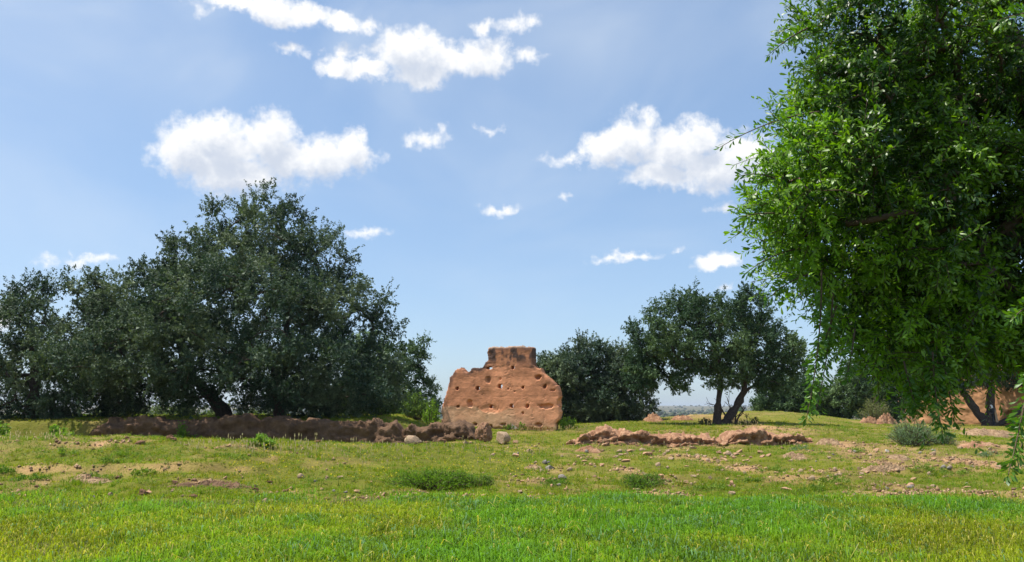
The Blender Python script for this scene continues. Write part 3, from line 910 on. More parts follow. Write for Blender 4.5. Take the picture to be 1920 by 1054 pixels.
# ------------------------------------------------------------------ stones and earth heaps
def rock_mesh(name, seed, mat, sub=3, planes=9, noise=0.10, flat=1.0):
    rng = np.random.default_rng(seed)
    bm = bmesh.new()
    bmesh.ops.create_icosphere(bm, subdivisions=sub, radius=1)
    V = np.array([v.co[:] for v in bm.verts])
    for k in range(planes):
        nrm = rng.normal(size=3); nrm /= np.linalg.norm(nrm)
        d = rng.uniform(0.38, 0.74)
        t = V @ nrm - d
        V = V - np.outer(np.maximum(t, 0), nrm)
    V = V * (1 + noise * fbm(V * 1.8 + seed * 3.1, 4, seed)[:, None] + noise * .4 * fbm(V * 6 + seed, 3, seed + 3)[:, None])
    V[:, 2] *= flat
    for v, c in zip(bm.verts, V):
        v.co = c
    me = bpy.data.meshes.new(name); bm.to_mesh(me); bm.free()
    me.materials.append(mat)
    return me


ROCKS = {}
for kind, mt_ in (('pale', 'stone_pale'), ('orange', 'stone_orange'), ('grey', 'stone_grey'), ('white', 'stone_white'), ('clod', 'earth')):
    ROCKS[kind] = [rock_mesh('rock_' + kind, 100 + 7 * k + len(kind), M[mt_], 3 if kind != 'clod' else 4, 13 if kind != 'clod' else 3, .07 if kind != 'clod' else .34) for k in range(5)]
srng = random.Random(5)


def stone(px, py, w, h, kind, label=None, group=None, name='stone', cat='stone', deep=0.8, sink=0.25, yaw=None):
    """a stone whose foot shows at (px, py), w x h photograph pixels in size"""
    p = hit(px, py)
    m = p[1] / F_PX
    o = obj(name, srng.choice(ROCKS[kind]))
    sx, sz = w * m / 2 * 1.12, h * m / 2 * 1.2
    o.scale = (sx, sx * deep, sz)
    o.location = (p[0], p[1] + sx * deep * .6, float(ground_z(p[0], p[1] + sx * deep * .6)) + sz * (1 - 2 * sink) * .9)
    o.rotation_euler = (srng.uniform(-.12, .12), srng.uniform(-.12, .12), srng.uniform(-.5, .5) if yaw is None else yaw)
    tag(o, label, cat, group)
    return o


def heap(px, py, w, h, label, amp=0.35, mat='clay', depth=0.8, seed=1, group=None, name='earth_heap', cat='earth heap'):
    """crumbled heap: displaced dome"""
    p = hit(px, py); m = p[1] / F_PX
    rx, hz = w * m / 2, h * m
    ry = max(rx * depth, .2)
    k = 40; t = 64
    rr = np.linspace(0, 1.15, k)[:, None]; th = np.linspace(0, 2 * np.pi, t, endpoint=False)[None]
    wob = 1 + .25 * np.sin(2 * th + seed) + .12 * np.sin(5 * th + 2 * seed)
    X, Y = rr * np.cos(th) * wob * rx, rr * np.sin(th) * wob * ry
    q = np.stack([X.ravel() * 5 / max(rx, .4), Y.ravel() * 5 / max(rx, .4), np.full(X.size, seed * 3.7)], 1)
    q = q + .5 * np.stack([fbm(q * .8, 2, seed + 5), fbm(q * .8 + 7, 2, seed + 5), 0 * q[:, 0]], 1)
    w1, v1 = worley(q * 1.0, seed)
    w2, v2 = worley(q * 2.4, seed + 8)
    f = (fbm(q * .5, 4, seed) * .9 + (v1 - .5) * .9 + (v2 - .5) * 1.1 + .35 * fbm(q * 3, 3, seed + 1)).reshape(X.shape)
    cy0 = p[1] + ry * .75
    G = ground_z(p[0] + X, cy0 + Y)
    base = np.clip(1 - rr ** 2.6, -0.25, 1)
    Z = G + hz * (base * (.66 + amp * .62 * f) - .10) 
    V = np.stack([p[0] + X, cy0 + Y, Z], -1).reshape(-1, 3)
    i, j = np.meshgrid(np.arange(k - 1), np.arange(t), indexing='ij')
    a = (i * t + j).ravel(); b = (i * t + (j + 1) % t).ravel()
    org = np.array([p[0], cy0, float(ground_z(p[0], cy0))])
    o = obj(name, mesh_np(name, V - org, [np.stack([a, b, b + t, a + t], 1)], M[mat]), loc=org)
    tag(o, label, cat, group)
    return o


stone(940, 834, 46, 23, 'pale', 'large pale angular boulder in the grass before the ruin', name='boulder', cat='boulder', deep=.75, sink=.18, yaw=1.2)
stone(907, 829, 28, 33, 'clod', 'upright red earth lump beside the pale boulder', name='earth_lump', cat='earth lump', sink=.12)
stone(968, 832, 18, 12, 'orange', 'small yellowish stone at the right foot of the pale boulder')
stone(872, 834, 15, 7, 'pale', 'flat pale stone in front of the broken wall end')
stone(925, 856, 13, 5, 'pale', 'flat pale stone alone in the grass below the boulder')
stone(963, 806, 42, 15, 'grey', 'long grey rock lying against the foot of the tall ruin', name='boulder', cat='boulder', deep=.5)
stone(772, 835, 52, 22, 'pale', 'low tan boulder leaning on the shaded wall', name='boulder', cat='boulder', deep=.6)
stone(638, 898, 15, 6, 'pale', 'single pale stone on the green bank left of the dark weed clump')
stone(497, 944, 17, 11, 'pale', 'pale stone at the field edge under the green bank')
stone(278, 928, 14, 10, 'orange', 'orange stone at the field edge on the left')
stone(264, 929, 15, 11, 'clod', 'dark brown clod touching the orange stone at the field edge', name='clod', cat='clod')
stone(205, 930, 12, 7, 'pale', 'small pale stone left of the orange stone at the field edge')
stone(1056, 900, 22, 10, 'grey', 'grey flat stone between the two dark weed clumps')
stone(1068, 884, 13, 8, 'pale', 'small brown pointed stone above the grey flat stone')
stone(1031, 880, 20, 9, 'grey', 'grey stone on the bare patch left of the grey flat stone')
stone(1287, 908, 18, 11, 'orange', 'stone with a dark side on the slope right of the weed tuft')
stone(1373, 914, 14, 13, 'orange', 'upright orange stone near the field edge right of centre')
stone(1375, 929, 18, 9, 'pale', 'broad pale stone at the field edge right of centre')
stone(1235, 876, 18, 10, 'pale', 'pale stone below the band of rubble')
stone(1332, 899, 12, 7, 'pale', 'small pale stone on the green slope under the rubble')
stone(1645, 848, 17, 9, 'orange', 'orange stone left of the grey green shrub')
stone(1664, 849, 10, 8, 'white', 'small white stone beside the grey green shrub')
stone(1752, 853, 13, 8, 'pale', 'pale stone under the grey green shrub, lower of a pair')
stone(1751, 846, 10, 7, 'white', 'whitish stone under the grey green shrub, upper of a pair')
stone(1754, 864, 14, 9, 'orange', 'reddish stone lying on the bare streak below the shrub')
stone(1504, 888, 14, 11, 'pale', 'pale stone on the bare ground below the right wall slab')
stone(1568, 884, 12, 8, 'pale', 'brown stone on the grass beyond the pale one')
stone(1710, 912, 20, 8, 'orange', 'low orange stone near the field edge on the right')
stone(1477, 922, 22, 11, 'orange', 'orange lump at the field edge below the weeds')
stone(1300, 843, 22, 6, 'pale', 'flat pale stone in front of the wall remains')
heap(1105, 849, 44, 16, 'small red earth heap in the grass below the wall remains', .4, 'earth', seed=3)
heap(1560, 835, 46, 15, 'reddish crumbly heap between wall slab and shrub', .45, seed=4)
heap(1692, 862, 50, 11, 'low pinkish earth heap on the bare streak below the shrub', .4, seed=5)
heap(1842, 838, 84, 13, 'long rust red earth ridge on the right slope', .5, 'earth', seed=6, depth=.4)
heap(1872, 821, 110, 24, 'broad pinkish earth slab near the shade tree', .25, seed=7, depth=.9)
heap(1660, 888, 70, 12, 'brown stony rubble heap on the right slope', .7, 'clay', .6, 8)
heap(1497, 863, 40, 12, 'brown clod heap on the bare ground right of centre', .5, seed=9)
heap(1228, 791, 42, 19, 'rounded red earth heap behind the grass, left of the double trunk tree', .35, 'earth', seed=10, depth=.7)
heap(1282, 787, 54, 13, 'long low red earth heap on the crest left of the double trunk', .35, 'earth', seed=11, depth=.5)
heap(1595, 785, 38, 7, 'small flat heap of stones on the far crest', .5, seed=12, depth=.5)
heap(1666, 795, 40, 26, 'red earth block beside the far building', .4, 'earth', seed=13, depth=.6)
heap(1636, 795, 36, 16, 'smaller red earth block left of the far building', .4, 'earth', seed=14, depth=.6)
heap(395, 914, 140, 15, 'long dark clod bank at the edge of the left slope', .75, 'shade_earth', .22, 15)  # shadow of the bank put into the darker earth colour
heap(1000, 880, 36, 9, 'brown clod heap on the slope between the weed clumps and the ruin', .6, 'clay', .7, 16)
heap(165, 907, 110, 13, 'brown clods breaking through the grass at far left', .8, 'clay', .3, 17)

STONE_FIELDS = [
    ((1055, 1515), (829, 838), 30, (6, 15), ('clod', 'orange', 'clod'), 'small fallen lump at the foot of the wall remains', 'lumps fallen from the wall remains'),
    ((200, 890), (824, 834), 16, (7, 16), ('clod', 'pale', 'clod'), 'small lump at the foot of the long shaded wall', 'lumps fallen from the shaded wall'),
    # px range, py range, count, size range, kinds, label, group
    ((1150, 1450), (846, 868), 50, (6, 15), ('orange', 'orange', 'pale'), 'small orange stone in the band of rubble below the wall remains', 'rubble band stones'),
    ((1180, 1480), (872, 922), 36, (6, 12), ('orange', 'pale'), 'small stone on the grassy slope under the rubble band', 'stones under the rubble band'),
    ((1470, 1880), (842, 922), 52, (6, 13), ('orange', 'pale', 'grey', 'pale'), 'small stone strewn over the right hand slope', 'stones on the right slope'),
    ((700, 1010), (926, 938), 34, (6, 15), ('orange', 'orange', 'pale'), 'small orange stone on the dirt strip under the dark weed clump', 'stones on the dirt strip'),
    ((20, 690), (890, 946), 44, (6, 12), ('orange', 'clod', 'pale', 'grey'), 'small stone at the edge of field and left bank', 'stones at the left field edge'),
    ((960, 1150), (846, 915), 26, (6, 12), ('orange', 'grey', 'pale'), 'small stone on the worn slope between weed clumps and ruin', 'stones below the ruin')]
for (xr, yr, n, srr, kinds, lab, grp) in STONE_FIELDS:
    for k in range(n):
        s = srng.uniform(*srr) * (0.9 + .6 * srng.random() ** 2)
        stone(srng.uniform(*xr), srng.uniform(*yr), s, s * srng.uniform(.4, .72), srng.choice(kinds), lab, grp, sink=.3)


def build_gravel():
    rng = np.random.default_rng(15)
    f = np.array([(0, 2, 4), (2, 1, 4), (1, 3, 4), (3, 0, 4), (2, 0, 5), (1, 2, 5), (3, 1, 5), (0, 3, 5)])
    base = np.array([(1, 0, 0), (-.9, .1, 0), (0, 1, 0), (.1, -.9, 0), (0, 0, .75), (0, 0, -.5)], float)
    for name, n, r0, r1, thr, ca, cb, lab in (('gravel', 26000, .012, .036, .22, (.55, .37, .23), (.38, .245, .15), 'fine gravel strewn over the bare earth'),
                                              ('clods', 24000, .03, .075, .26, (.36, .235, .135), (.20, .125, .072), 'small brown clods lying among the grass')):
        d = 14.3 * (44 / 14.3) ** (rng.random(n) ** 1.1); x = (rng.random(n) * 2 - 1) * (d * .68 + 1)
        b = bareness(x, d) + .35 * fbm2(x, d, 1.1, 3, 95)
        k = rng.random(n) < np.clip(b * 1.2 - thr, 0.01, 1)
        x, d = x[k], d[k]; n = len(x)
        r = r0 + (r1 - r0) * rng.random(n) ** 1.8
        V = base[None] * r[:, None, None] * rng.uniform(.6, 1.3, (n, 6, 1)) + rng.normal(0, .18, (n, 6, 3)) * r[:, None, None]
        V = V + np.stack([x, d, ground_z(x, d) + r * .15], 1)[:, None]
        F = (np.arange(n) * 6)[:, None, None] + f[None]
        c = np.where(rng.random(n)[:, None] < .5, np.array(ca), np.array(cb)) * rng.uniform(.7, 1.2, n)[:, None]
        o = stuff(obj(name, mesh_np(name, V.reshape(-1, 3), [F.reshape(-1, 3)], M['earth_wall'], np.repeat(c, 6, 0))))
        tag(o, lab, name)


build_gravel()

# ------------------------------------------------------------------ trees
def unit(v):
    return v / (np.linalg.norm(v, axis=-1, keepdims=True) + 1e-9)


def leaf_geo(P, D, size, width, rng, detailed=False, N=None):
    """leaves at P pointing along D. returns verts, faces, verts per leaf"""
    n = len(P)
    side = unit(np.cross(D, unit(rng.normal(size=(n, 3)) * (1.0 if N is None else .55) + (0 if N is None else N))))
    nrm = np.cross(side, D)
    L, W = size[:, None], width[:, None]
    if not detailed:
        m = P + D * L * rng.uniform(.1, .5, (n, 1))
        V = np.stack([m - side * W * .62, P + D * L, m + side * W * .55 - D * L * .2], 1)
        return V.reshape(-1, 3), [np.arange(3 * n).reshape(n, 3)], 3
    bend = nrm * L * rng.normal(-.05, .10, (n, 1))
    c1, c2 = P + D * L * .42 + bend * .3, P + D * L * .78 + bend * .7
    cup = nrm * W * .16
    V = np.stack([P, c1 - side * W * .40 + cup, c1 + side * W * .40 + cup, c2 - side * W * .48 + cup, c2 + side * W * .48 + cup, P + D * L + bend], 1)
    b = (np.arange(n) * 6)[:, None]
    return V.reshape(-1, 3), [b + np.array([[1, 2, 4, 3]]), np.concatenate([b + np.array([[0, 2, 1]]), b + np.array([[3, 4, 5]])])], 6


def sample_clumps(lobes, n, rng, spacing, shell=0.55, floor=None):
    C = np.array([l[0] for l in lobes]); R = np.array([l[1] for l in lobes])
    wgt = (R[:, 0] * R[:, 1] * R[:, 2]) ** .75; wgt /= wgt.sum()
    pts = []
    tries = 0
    while len(pts) < n and tries < n * 30:
        tries += 1
        k = rng.choice(len(C), p=wgt)
        u = unit(rng.normal(size=3)); r = shell + (1 - shell) * rng.random() ** .7 if rng.random() < .8 else rng.random() ** .5
        p = C[k] + u * R[k] * r
        if floor is not None and p[2] < floor:
            continue
        if pts and np.min(np.linalg.norm(np.array(pts) - p, axis=1)) < spacing:
            continue
        pts.append(p)
    return np.array(pts)


def grow(trunks, clumps, rng, tip=0.018, power=2.2):
    """connect leaf clumps to the trunks; returns list of (points, radii, is_trunk)"""
    nodes, par, kids = [], [], []
    trunk_ids = []
    for t in trunks:
        ids = []
        for k, p in enumerate(t):
            par.append(ids[-1] if k else -1); nodes.append(np.asarray(p, float)); ids.append(len(nodes) - 1)
        trunk_ids.append(ids)
    start_ok = [k > 1 for t in trunks for k in range(len(t))]
    cen = np.mean([t[-1] for t in trunks], axis=0)
    order = np.argsort(np.min([np.linalg.norm(clumps - np.asarray(t[-1]), axis=1) for t in trunks], axis=0))
    leafnode = []
    for ci in order:
        c = clumps[ci]
        A = np.array(nodes)
        d = np.linalg.norm(A - c, axis=1) + .35 * np.maximum(A[:, 2] - c[2], 0) + np.where(start_ok, 0, 50)
        k = int(np.argmin(d)); p0 = A[k]
        ln = np.linalg.norm(c - p0); m = max(2, int(ln / .55))
        prev = k
        back = unit(p0 - A[par[k]]) if par[k] >= 0 else np.array([0, 0, 1.0])
        for j in range(1, m + 1):
            t = j / m
            q = p0 * (1 - t) + c * t + back * ln * .22 * t * (1 - t) * 2 + (rng.normal(0, .07, 3) * min(1, ln) if j < m else 0)
            nodes.append(q); par.append(prev); start_ok.append(True); prev = len(nodes) - 1
        leafnode.append(prev)
    n = len(nodes)
    area = np.zeros(n)
    for k in leafnode:
        area[k] += tip ** power
    for k in range(n - 1, -1, -1):
        area[k] = max(area[k], (tip * .6) ** power)
        if par[k] >= 0:
            area[par[k]] += area[k]
    rad = area ** (1 / power)
    child = [[] for _ in range(n)]
    for k, q in enumerate(par):
        if q >= 0:
            child[q].append(k)
    paths = []
    trunk_nodes = {k for ids in trunk_ids for k in ids}
    tset = []
    for ids in trunk_ids:
        tset.append((np.array([nodes[k] for k in ids]), ids))
    stack = [(ids[0], None) for ids in trunk_ids]
    done = set()
    for ids in trunk_ids:
        for k in ids:
            for c in child[k]:
                if c not in trunk_nodes:
                    stack.append((c, k))
    br = []
    stack = [s for s in stack if s[0] not in trunk_nodes]
    while stack:
        k, q = stack.pop()
        pts, rs = [nodes[q]], [rad[k] * 1.05]
        while True:
            pts.append(nodes[k]); rs.append(rad[k])
            cs = child[k]
            if not cs:
                break
            b = max(cs, key=lambda c: rad[c])
            for c in cs:
                if c != b:
                    stack.append((c, k))
            k = b
        rs[-1] *= .5
        br.append((np.array(pts), np.array(rs)))
    return tset, br


FILL = 34


def tree(name, label, lobes, trunks, trunk_r, n_clumps, spacing, leaves_per, cr, leaf, cols, seed, group=None, sparse=0.0, cat='tree', up=.35, floor=None, bark='bark', shell=.55, split_branches=True):
    """lobes: crown ellipsoids; trunks: polylines from the ground; cr: clump radius range; leaf: (length, width)"""
    rng = np.random.default_rng(seed)
    org = np.array(trunks[0][0], float)
    root = empty(name, org)
    tag(root, label, cat, group)
    cl = sample_clumps(lobes, n_clumps, rng, spacing, shell, floor)
    tset, br = grow([np.array(t, float) for t in trunks], cl, rng)
    for k, (pts, ids) in enumerate(tset):
        tb = Tubes(10)
        r0 = trunk_r[k]
        m = 14
        s = np.linspace(0, len(pts) - 1, m)
        q = np.stack([np.interp(s, np.arange(len(pts)), pts[:, j]) for j in range(3)], 1)
        q[1:-1] += rng.normal(0, r0 * .12, (m - 2, 3))
        rr = r0 * (1.0 - .5 * np.linspace(0, 1, m)) * (1 + .10 * rng.normal(size=m))
        rr[0] *= 1.45; rr[1] *= 1.15
        q[0, 2] -= .3
        tb.add(q, rr)
        obj('trunk', tb.mesh('trunk', M[bark], org), root)
    tb = Tubes(5)
    for pts, rs in br:
        tb.add(pts, np.clip(rs, .008, trunk_r[0] * .62))
    if br:
        obj('branches', tb.mesh('branches', M[bark], org), root)
    # leaves on short twigs
    cen = np.mean([l[0] for l in lobes], axis=0)
    nc = len(cl)
    R = rng.uniform(cr[0], cr[1], nc)
    ntw = 22
    per = max(4, leaves_per // ntw)
    tw_c = np.repeat(np.arange(nc), ntw)
    nt_ = len(tw_c)
    outw = unit(cl[tw_c] - cen)
    d = unit(unit(rng.normal(size=(nt_, 3))) * .95 + outw * .38 + np.array([0, 0, up]))
    b0 = cl[tw_c] + rng.normal(0, .12, (nt_, 3)) * R[tw_c, None]
    ln = R[tw_c] * rng.uniform(.6, 1.12, nt_)
    ti = np.repeat(np.arange(nt_), per)
    t = rng.uniform(.0, 1, len(ti)) ** .65
    curl = rng.normal(0, .09, (len(ti), 3)) * (R[tw_c[ti], None] * (1.1 - t[:, None]))
    P = b0[ti] + d[ti] * (ln[ti] * t)[:, None] + curl
    D = unit(d[ti] * .6 + rng.normal(size=(len(ti), 3)) * .8)
    sz = leaf[0] * rng.uniform(.6, 1.35, len(ti)); wd = leaf[1] * rng.uniform(.7, 1.3, len(ti))
    # oversized inner leaves added to block light in the heart of each clump
    fi = np.repeat(np.arange(nc), FILL)
    P = np.concatenate([P, cl[fi] + rng.normal(0, .26, (len(fi), 3)) * R[fi, None]]); D = np.concatenate([D, unit(rng.normal(size=(len(fi), 3)))])
    sz = np.concatenate([sz, leaf[0] * rng.uniform(1.6, 2.6, len(fi))]); wd = np.concatenate([wd, leaf[1] * rng.uniform(1.8, 3.0, len(fi))])
    tw_c = np.concatenate([tw_c, fi]); ti = np.concatenate([ti, nt_ + np.arange(len(fi))])
    P[:, 2] = np.maximum(P[:, 2], org[2] + .05)
    V, F, k = leaf_geo(P, D, sz, wd, rng, N=unit(P - cl[tw_c[ti]] + (0, 0, .12)))
    tone = np.clip(.36 + .8 * vnoise(cl * .8, seed)[tw_c[ti]] + rng.normal(0, .2, len(ti)), 0, 1)  # lit puffs and dark hollows put into the leaf colour, clump by clump
    c = mix(cols[0], cols[1], tone) * rng.uniform(.75, 1.25, len(ti))[:, None]
    stuff(obj('crown', mesh_np('crown', V - org, F, M['leaf_far'], np.repeat(c, k, 0)), root))
    return root, cl


def lobe(px, py, rx, ry, d, depth=None):
    s = d / F_PX * .99
    return (at(px, py, d), np.array([rx * s, (depth if depth else rx * s * .85), ry * s]))


def gpt(px, d, dz=0.0):
    X = X_at(px, d)
    return np.array([X, d, float(ground_z(X, d)) + dz])


ARG = ((0.036, 0.070, 0.042), (0.150, 0.195, 0.105))
ARG2 = ((0.038, 0.080, 0.034), (0.135, 0.205, 0.075))
# the great tree behind the long wall
d = 35.0
lob = [lobe(490, 475, 115, 85, d), lobe(395, 520, 115, 90, d), lobe(580, 530, 90, 95, d), lobe(290, 578, 115, 85, d, 3), lobe(460, 610, 200, 115, d - 1.5, 4.6), lobe(630, 620, 95, 100, d),
       lobe(330, 665, 175, 80, d - 2.5, 3.4), lobe(540, 690, 145, 64, d - 3.0, 3.0), lobe(660, 705, 90, 60, d - 2, 2.6), lobe(230, 690, 120, 60, d - 2.5, 3.0), lobe(600, 735, 120, 36, d - 1.5, 2.6),
       lobe(402, 420, 26, 44, d, 1.0), lobe(500, 395, 28, 42, d, 1.0), lobe(548, 402, 26, 42, d, 1.0), lobe(446, 418, 22, 36, d, .9),
       lobe(700, 600, 40, 46, d, 1.2), lobe(215, 575, 50, 32, d, 1.5), lobe(612, 470, 34, 30, d, 1.0), lobe(310, 490, 34, 24, d, 1.2), lobe(560, 748, 90, 30, d + 1, 2.0), lobe(260, 738, 90, 26, d + .5, 2.0), lobe(690, 750, 60, 30, d + 1, 1.6), lobe(385, 762, 40, 18, d + 2.5, 1.6), lobe(480, 766, 50, 16, d + 3, 1.6), lobe(600, 764, 110, 20, d + 2.5, 2.0)]
b1, b2 = gpt(432, 34.8), gpt(532, 35.0)
tree('argan_tree', 'largest dark argan tree with two leaning trunks behind the long shaded wall', lob,
     [[b1, b1 + (-.75, 0, .9), b1 + (-1.7, .1, 1.9), b1 + (-2.3, .2, 3.0), b1 + (-2.2, .1, 4.2)], [b2, b2 + (-.15, 0, 1.0), b2 + (-.35, .1, 2.2), b2 + (.0, .2, 3.6), b2 + (.1, .2, 5.0)]],
     [.30, .26], 345, .78, 1050, (.75, 1.15), (.095, .058), ARG, 201, floor=1.45, shell=.74)
# smaller tree on its left, cut by the frame
d = 33.5
lob = [lobe(110, 610, 90, 80, d), lobe(30, 640, 110, 80, d), lobe(120, 700, 110, 90, d), lobe(-60, 680, 120, 110, d), lobe(20, 750, 120, 70, d), lobe(160, 770, 80, 50, d), lobe(190, 620, 50, 70, d, 1.2), lobe(95, 545, 34, 40, d, .8), lobe(175, 545, 26, 26, d, .6), lobe(35, 570, 30, 26, d, .7), lobe(220, 730, 60, 60, d, 1.2)]
b1 = gpt(70, 33.5)
tree('argan_tree', 'smaller dark argan tree at the left edge of the picture, hanging to the ground', lob,
     [[b1, b1 + (.1, 0, .8), b1 + (.0, .1, 1.8), b1 + (-.2, .1, 3.0)]], [.30], 155, .68, 900, (.62, .98), (.092, .052), ARG, 202, shell=.7)
# lighter trees on its right
d = 47.0
lob = [lobe(745, 690, 52, 50, d), lobe(780, 655, 26, 20, d, .8), lobe(715, 735, 60, 50, d), lobe(785, 745, 40, 45, d), lobe(690, 680, 50, 60, d), lobe(740, 765, 75, 30, d), lobe(790, 772, 36, 22, d, 1.2), lobe(690, 768, 50, 26, d - 2, 1.6)]
b1 = gpt(752, 47)
tree('argan_tree', 'light green argan tree between the largest tree and the tall ruin', lob, [[b1, b1 + (.1, 0, .7), b1 + (-.1, 0, 1.5), b1 + (-.2, 0, 2.4)]], [.2], 130, .5, 420, (.5, .85), (.115, .065), ARG2, 203)
# tree behind the ruin on its right
d = 46.0
lob = [lobe(1080, 708, 75, 50, d), lobe(1140, 702, 56, 46, d), lobe(1100, 668, 42, 22, d, 1.3), lobe(1040, 720, 45, 45, d), lobe(1130, 745, 80, 50, d), lobe(1190, 740, 34, 50, d, 1.3), lobe(1075, 760, 60, 36, d), lobe(1170, 775, 44, 22, d, 1.2)]
b1 = gpt(1110, 46)
tree('argan_tree', 'dense dark tree right behind the tall ruin, branches down to the ground', lob, [[b1, b1 + (.1, 0, .8), b1 + (.2, 0, 1.8), b1 + (.1, 0, 2.8)]], [.28], 135, .7, 760, (.6, 1.0), (.11, .064), ARG, 204, shell=.7)
# tree with the double trunk
d = 40.0
lob = [lobe(1290, 600, 70, 46, d), lobe(1390, 590, 60, 40, d), lobe(1340, 640, 110, 60, d), lobe(1225, 640, 48, 46, d, 1.8), lobe(1440, 640, 60, 50, d, 1.8), lobe(1480, 665, 30, 36, d, 1.2), lobe(1250, 690, 76, 36, d), lobe(1400, 690, 80, 36, d), lobe(1210, 690, 38, 34, d, 1.2), lobe(1460, 715, 44, 22, d, 1.2), lobe(1330, 700, 60, 30, d), lobe(1240, 728, 50, 12, d, 1.2), lobe(1290, 570, 34, 22, d, 1.2), lobe(1390, 565, 34, 20, d, 1.2)]
b1, b2 = gpt(1338, 40), gpt(1349, 40)
tree('argan_tree', 'round crowned tree on a dark double trunk standing alone on the crest', lob,
     [[b1, b1 + (.02, 0, .6), b1 + (.10, 0, 1.2), b1 + (.30, .1, 2.0), b1 + (.25, .2, 3.0)], [b2, b2 + (.25, 0, .35), b2 + (.75, 0, .95), b2 + (1.05, -.1, 1.6), b2 + (1.25, -.1, 2.6)]],
     [.21, .26], 180, .58, 680, (.48, .82), (.095, .056), ARG2, 205, floor=float(at(1300, 742, d)[2]), shell=.6)
# trees beyond the crest
for (lobs, base, dd, lab, sd, nn) in (
        ([(1450, 735, 34, 34), (1485, 740, 40, 34), (1440, 758, 30, 16), (1500, 720, 24, 22), (1480, 762, 50, 14)], 1475, 62, 'low grey green tree beyond the crest, left of the hanging shoot', 211, 110),
        ([(1550, 750, 30, 24), (1570, 765, 36, 18), (1535, 740, 18, 20)], 1555, 62, 'small thin tree beyond the crest behind the hanging shoot', 212, 60),
        ([(1620, 720, 54, 46), (1600, 750, 44, 36), (1660, 740, 44, 46), (1640, 690, 40, 26), (1690, 720, 50, 50), (1650, 770, 60, 22)], 1630, 58, 'full green tree beyond the crest left of the far building', 213, 190)):
    lob = [lobe(*l, dd) for l in lobs]
    b1 = gpt(base, dd)
    tree('argan_tree', lab, lob, [[b1, b1 + (.05, 0, .6), b1 + (.1, 0, 1.2), b1 + (.0, 0, 2.0)]], [.2], nn, .36, 230, (.42, .75), (.13, .07), ARG2, sd, group='trees beyond the crest')
# shade tree before the far building
d = 66.0
lob = [lobe(1850, 640, 150, 80, d, 4), lobe(1760, 690, 90, 50, d, 3), lobe(1930, 680, 110, 60, d, 3.5), lobe(1850, 570, 110, 60, d, 3), lobe(1820, 715, 70, 24, d, 2), lobe(2010, 660, 100, 90, d, 3)]
b1 = gpt(1838, 66)
tree('argan_tree', 'dark forked shade tree in front of the far orange building', lob,
     [[b1, b1 + (-.5, 0, .8), b1 + (-1.2, 0, 1.8), b1 + (-1.9, 0, 3.0), b1 + (-2.2, 0, 4.2)], [b1 + (.1, 0, 0), b1 + (.3, 0, 1.0), b1 + (.45, 0, 2.2), b1 + (.6, 0, 3.6), b1 + (.9, 0, 5.0)], [b1 + (.5, .1, 0), b1 + (2.0, 0, .6), b1 + (3.2, 0, 1.7), b1 + (3.8, 0, 3.0)]],
     [.40, .44, .26], 300, .5, 220, (.6, 1.0), (.15, .08), ARG, 214, floor=float(at(1850, 738, d)[2]))
# leafless dead shrub beside the double trunk
def dead_shrub():
    b = gpt(1372, 40.6)
    r = np.random.default_rng(8)
    tb = Tubes(5)
    def br(p, d, l, rad, lev):
        n = 5; pts = [p]
        for k in range(n):
            d = unit(d + r.normal(0, .22, 3)); pts.append(pts[-1] + d * l / n)
        tb.add(pts, np.linspace(rad, rad * .5, n + 1))
        if lev:
            for k in range(3):
                br(pts[r.integers(2, n + 1)], unit(d + r.normal(0, .6, 3)), l * .6, rad * .5, lev - 1)
    for dx in (-.3, .1, .5):
        br(b, unit(np.array([dx, .1, 1.0])), 1.3, .055, 2)
    o = obj('dead_shrub', tb.mesh('dead_shrub', M['twig_bark'], b), loc=b)
    tag(o, 'leafless crooked grey shrub beside the double trunk', 'dead shrub')


dead_shrub()

# far woods on the plain
def far_woods():
    rng = np.random.default_rng(44)
    n = 9000
    d = 150 * (5200 / 150) ** (rng.random(n) ** .75); a = rng.uniform(-.8, .8, n)
    x = d * np.tan(a)
    k = fbm2(x, d, .004, 3, 77) + rng.normal(0, .25, n) > -.05
    x, d = x[k], d[k]; n = len(x)
    r = rng.uniform(1.6, 3.6, n) * (1 + d / 3500)
    base = np.array([(1, 0, .5), (.3, .9, .45), (-.8, .6, .5), (-.8, -.6, .4), (.3, -.9, .5), (.05, 0, 1.25), (.5, .3, .05), (-.4, -.5, .05), (-.3, .5, .0)])
    f = np.array([(0, 1, 5), (1, 2, 5), (2, 3, 5), (3, 4, 5), (4, 0, 5), (0, 6, 1), (1, 8, 2), (2, 7, 3), (3, 7, 4), (4, 6, 0), (1, 6, 8), (2, 8, 7), (4, 7, 6)])
    V = base[None] * r[:, None, None] * rng.uniform(.75, 1.3, (n, 9, 1)) + np.stack([x, d, height(x, d) - .2], 1)[:, None]
    c = mix((.030, .050, .026), (.075, .095, .045), rng.random(n))
    o = stuff(obj('far_trees', mesh_np('far_trees', V.reshape(-1, 3), [((np.arange(n) * 9)[:, None, None] + f[None]).reshape(-1, 3)], M['leaf_far'], np.repeat(c, 9, 0))))
    tag(o, 'scattered dark trees over the distant plain', 'far trees')


far_woods()

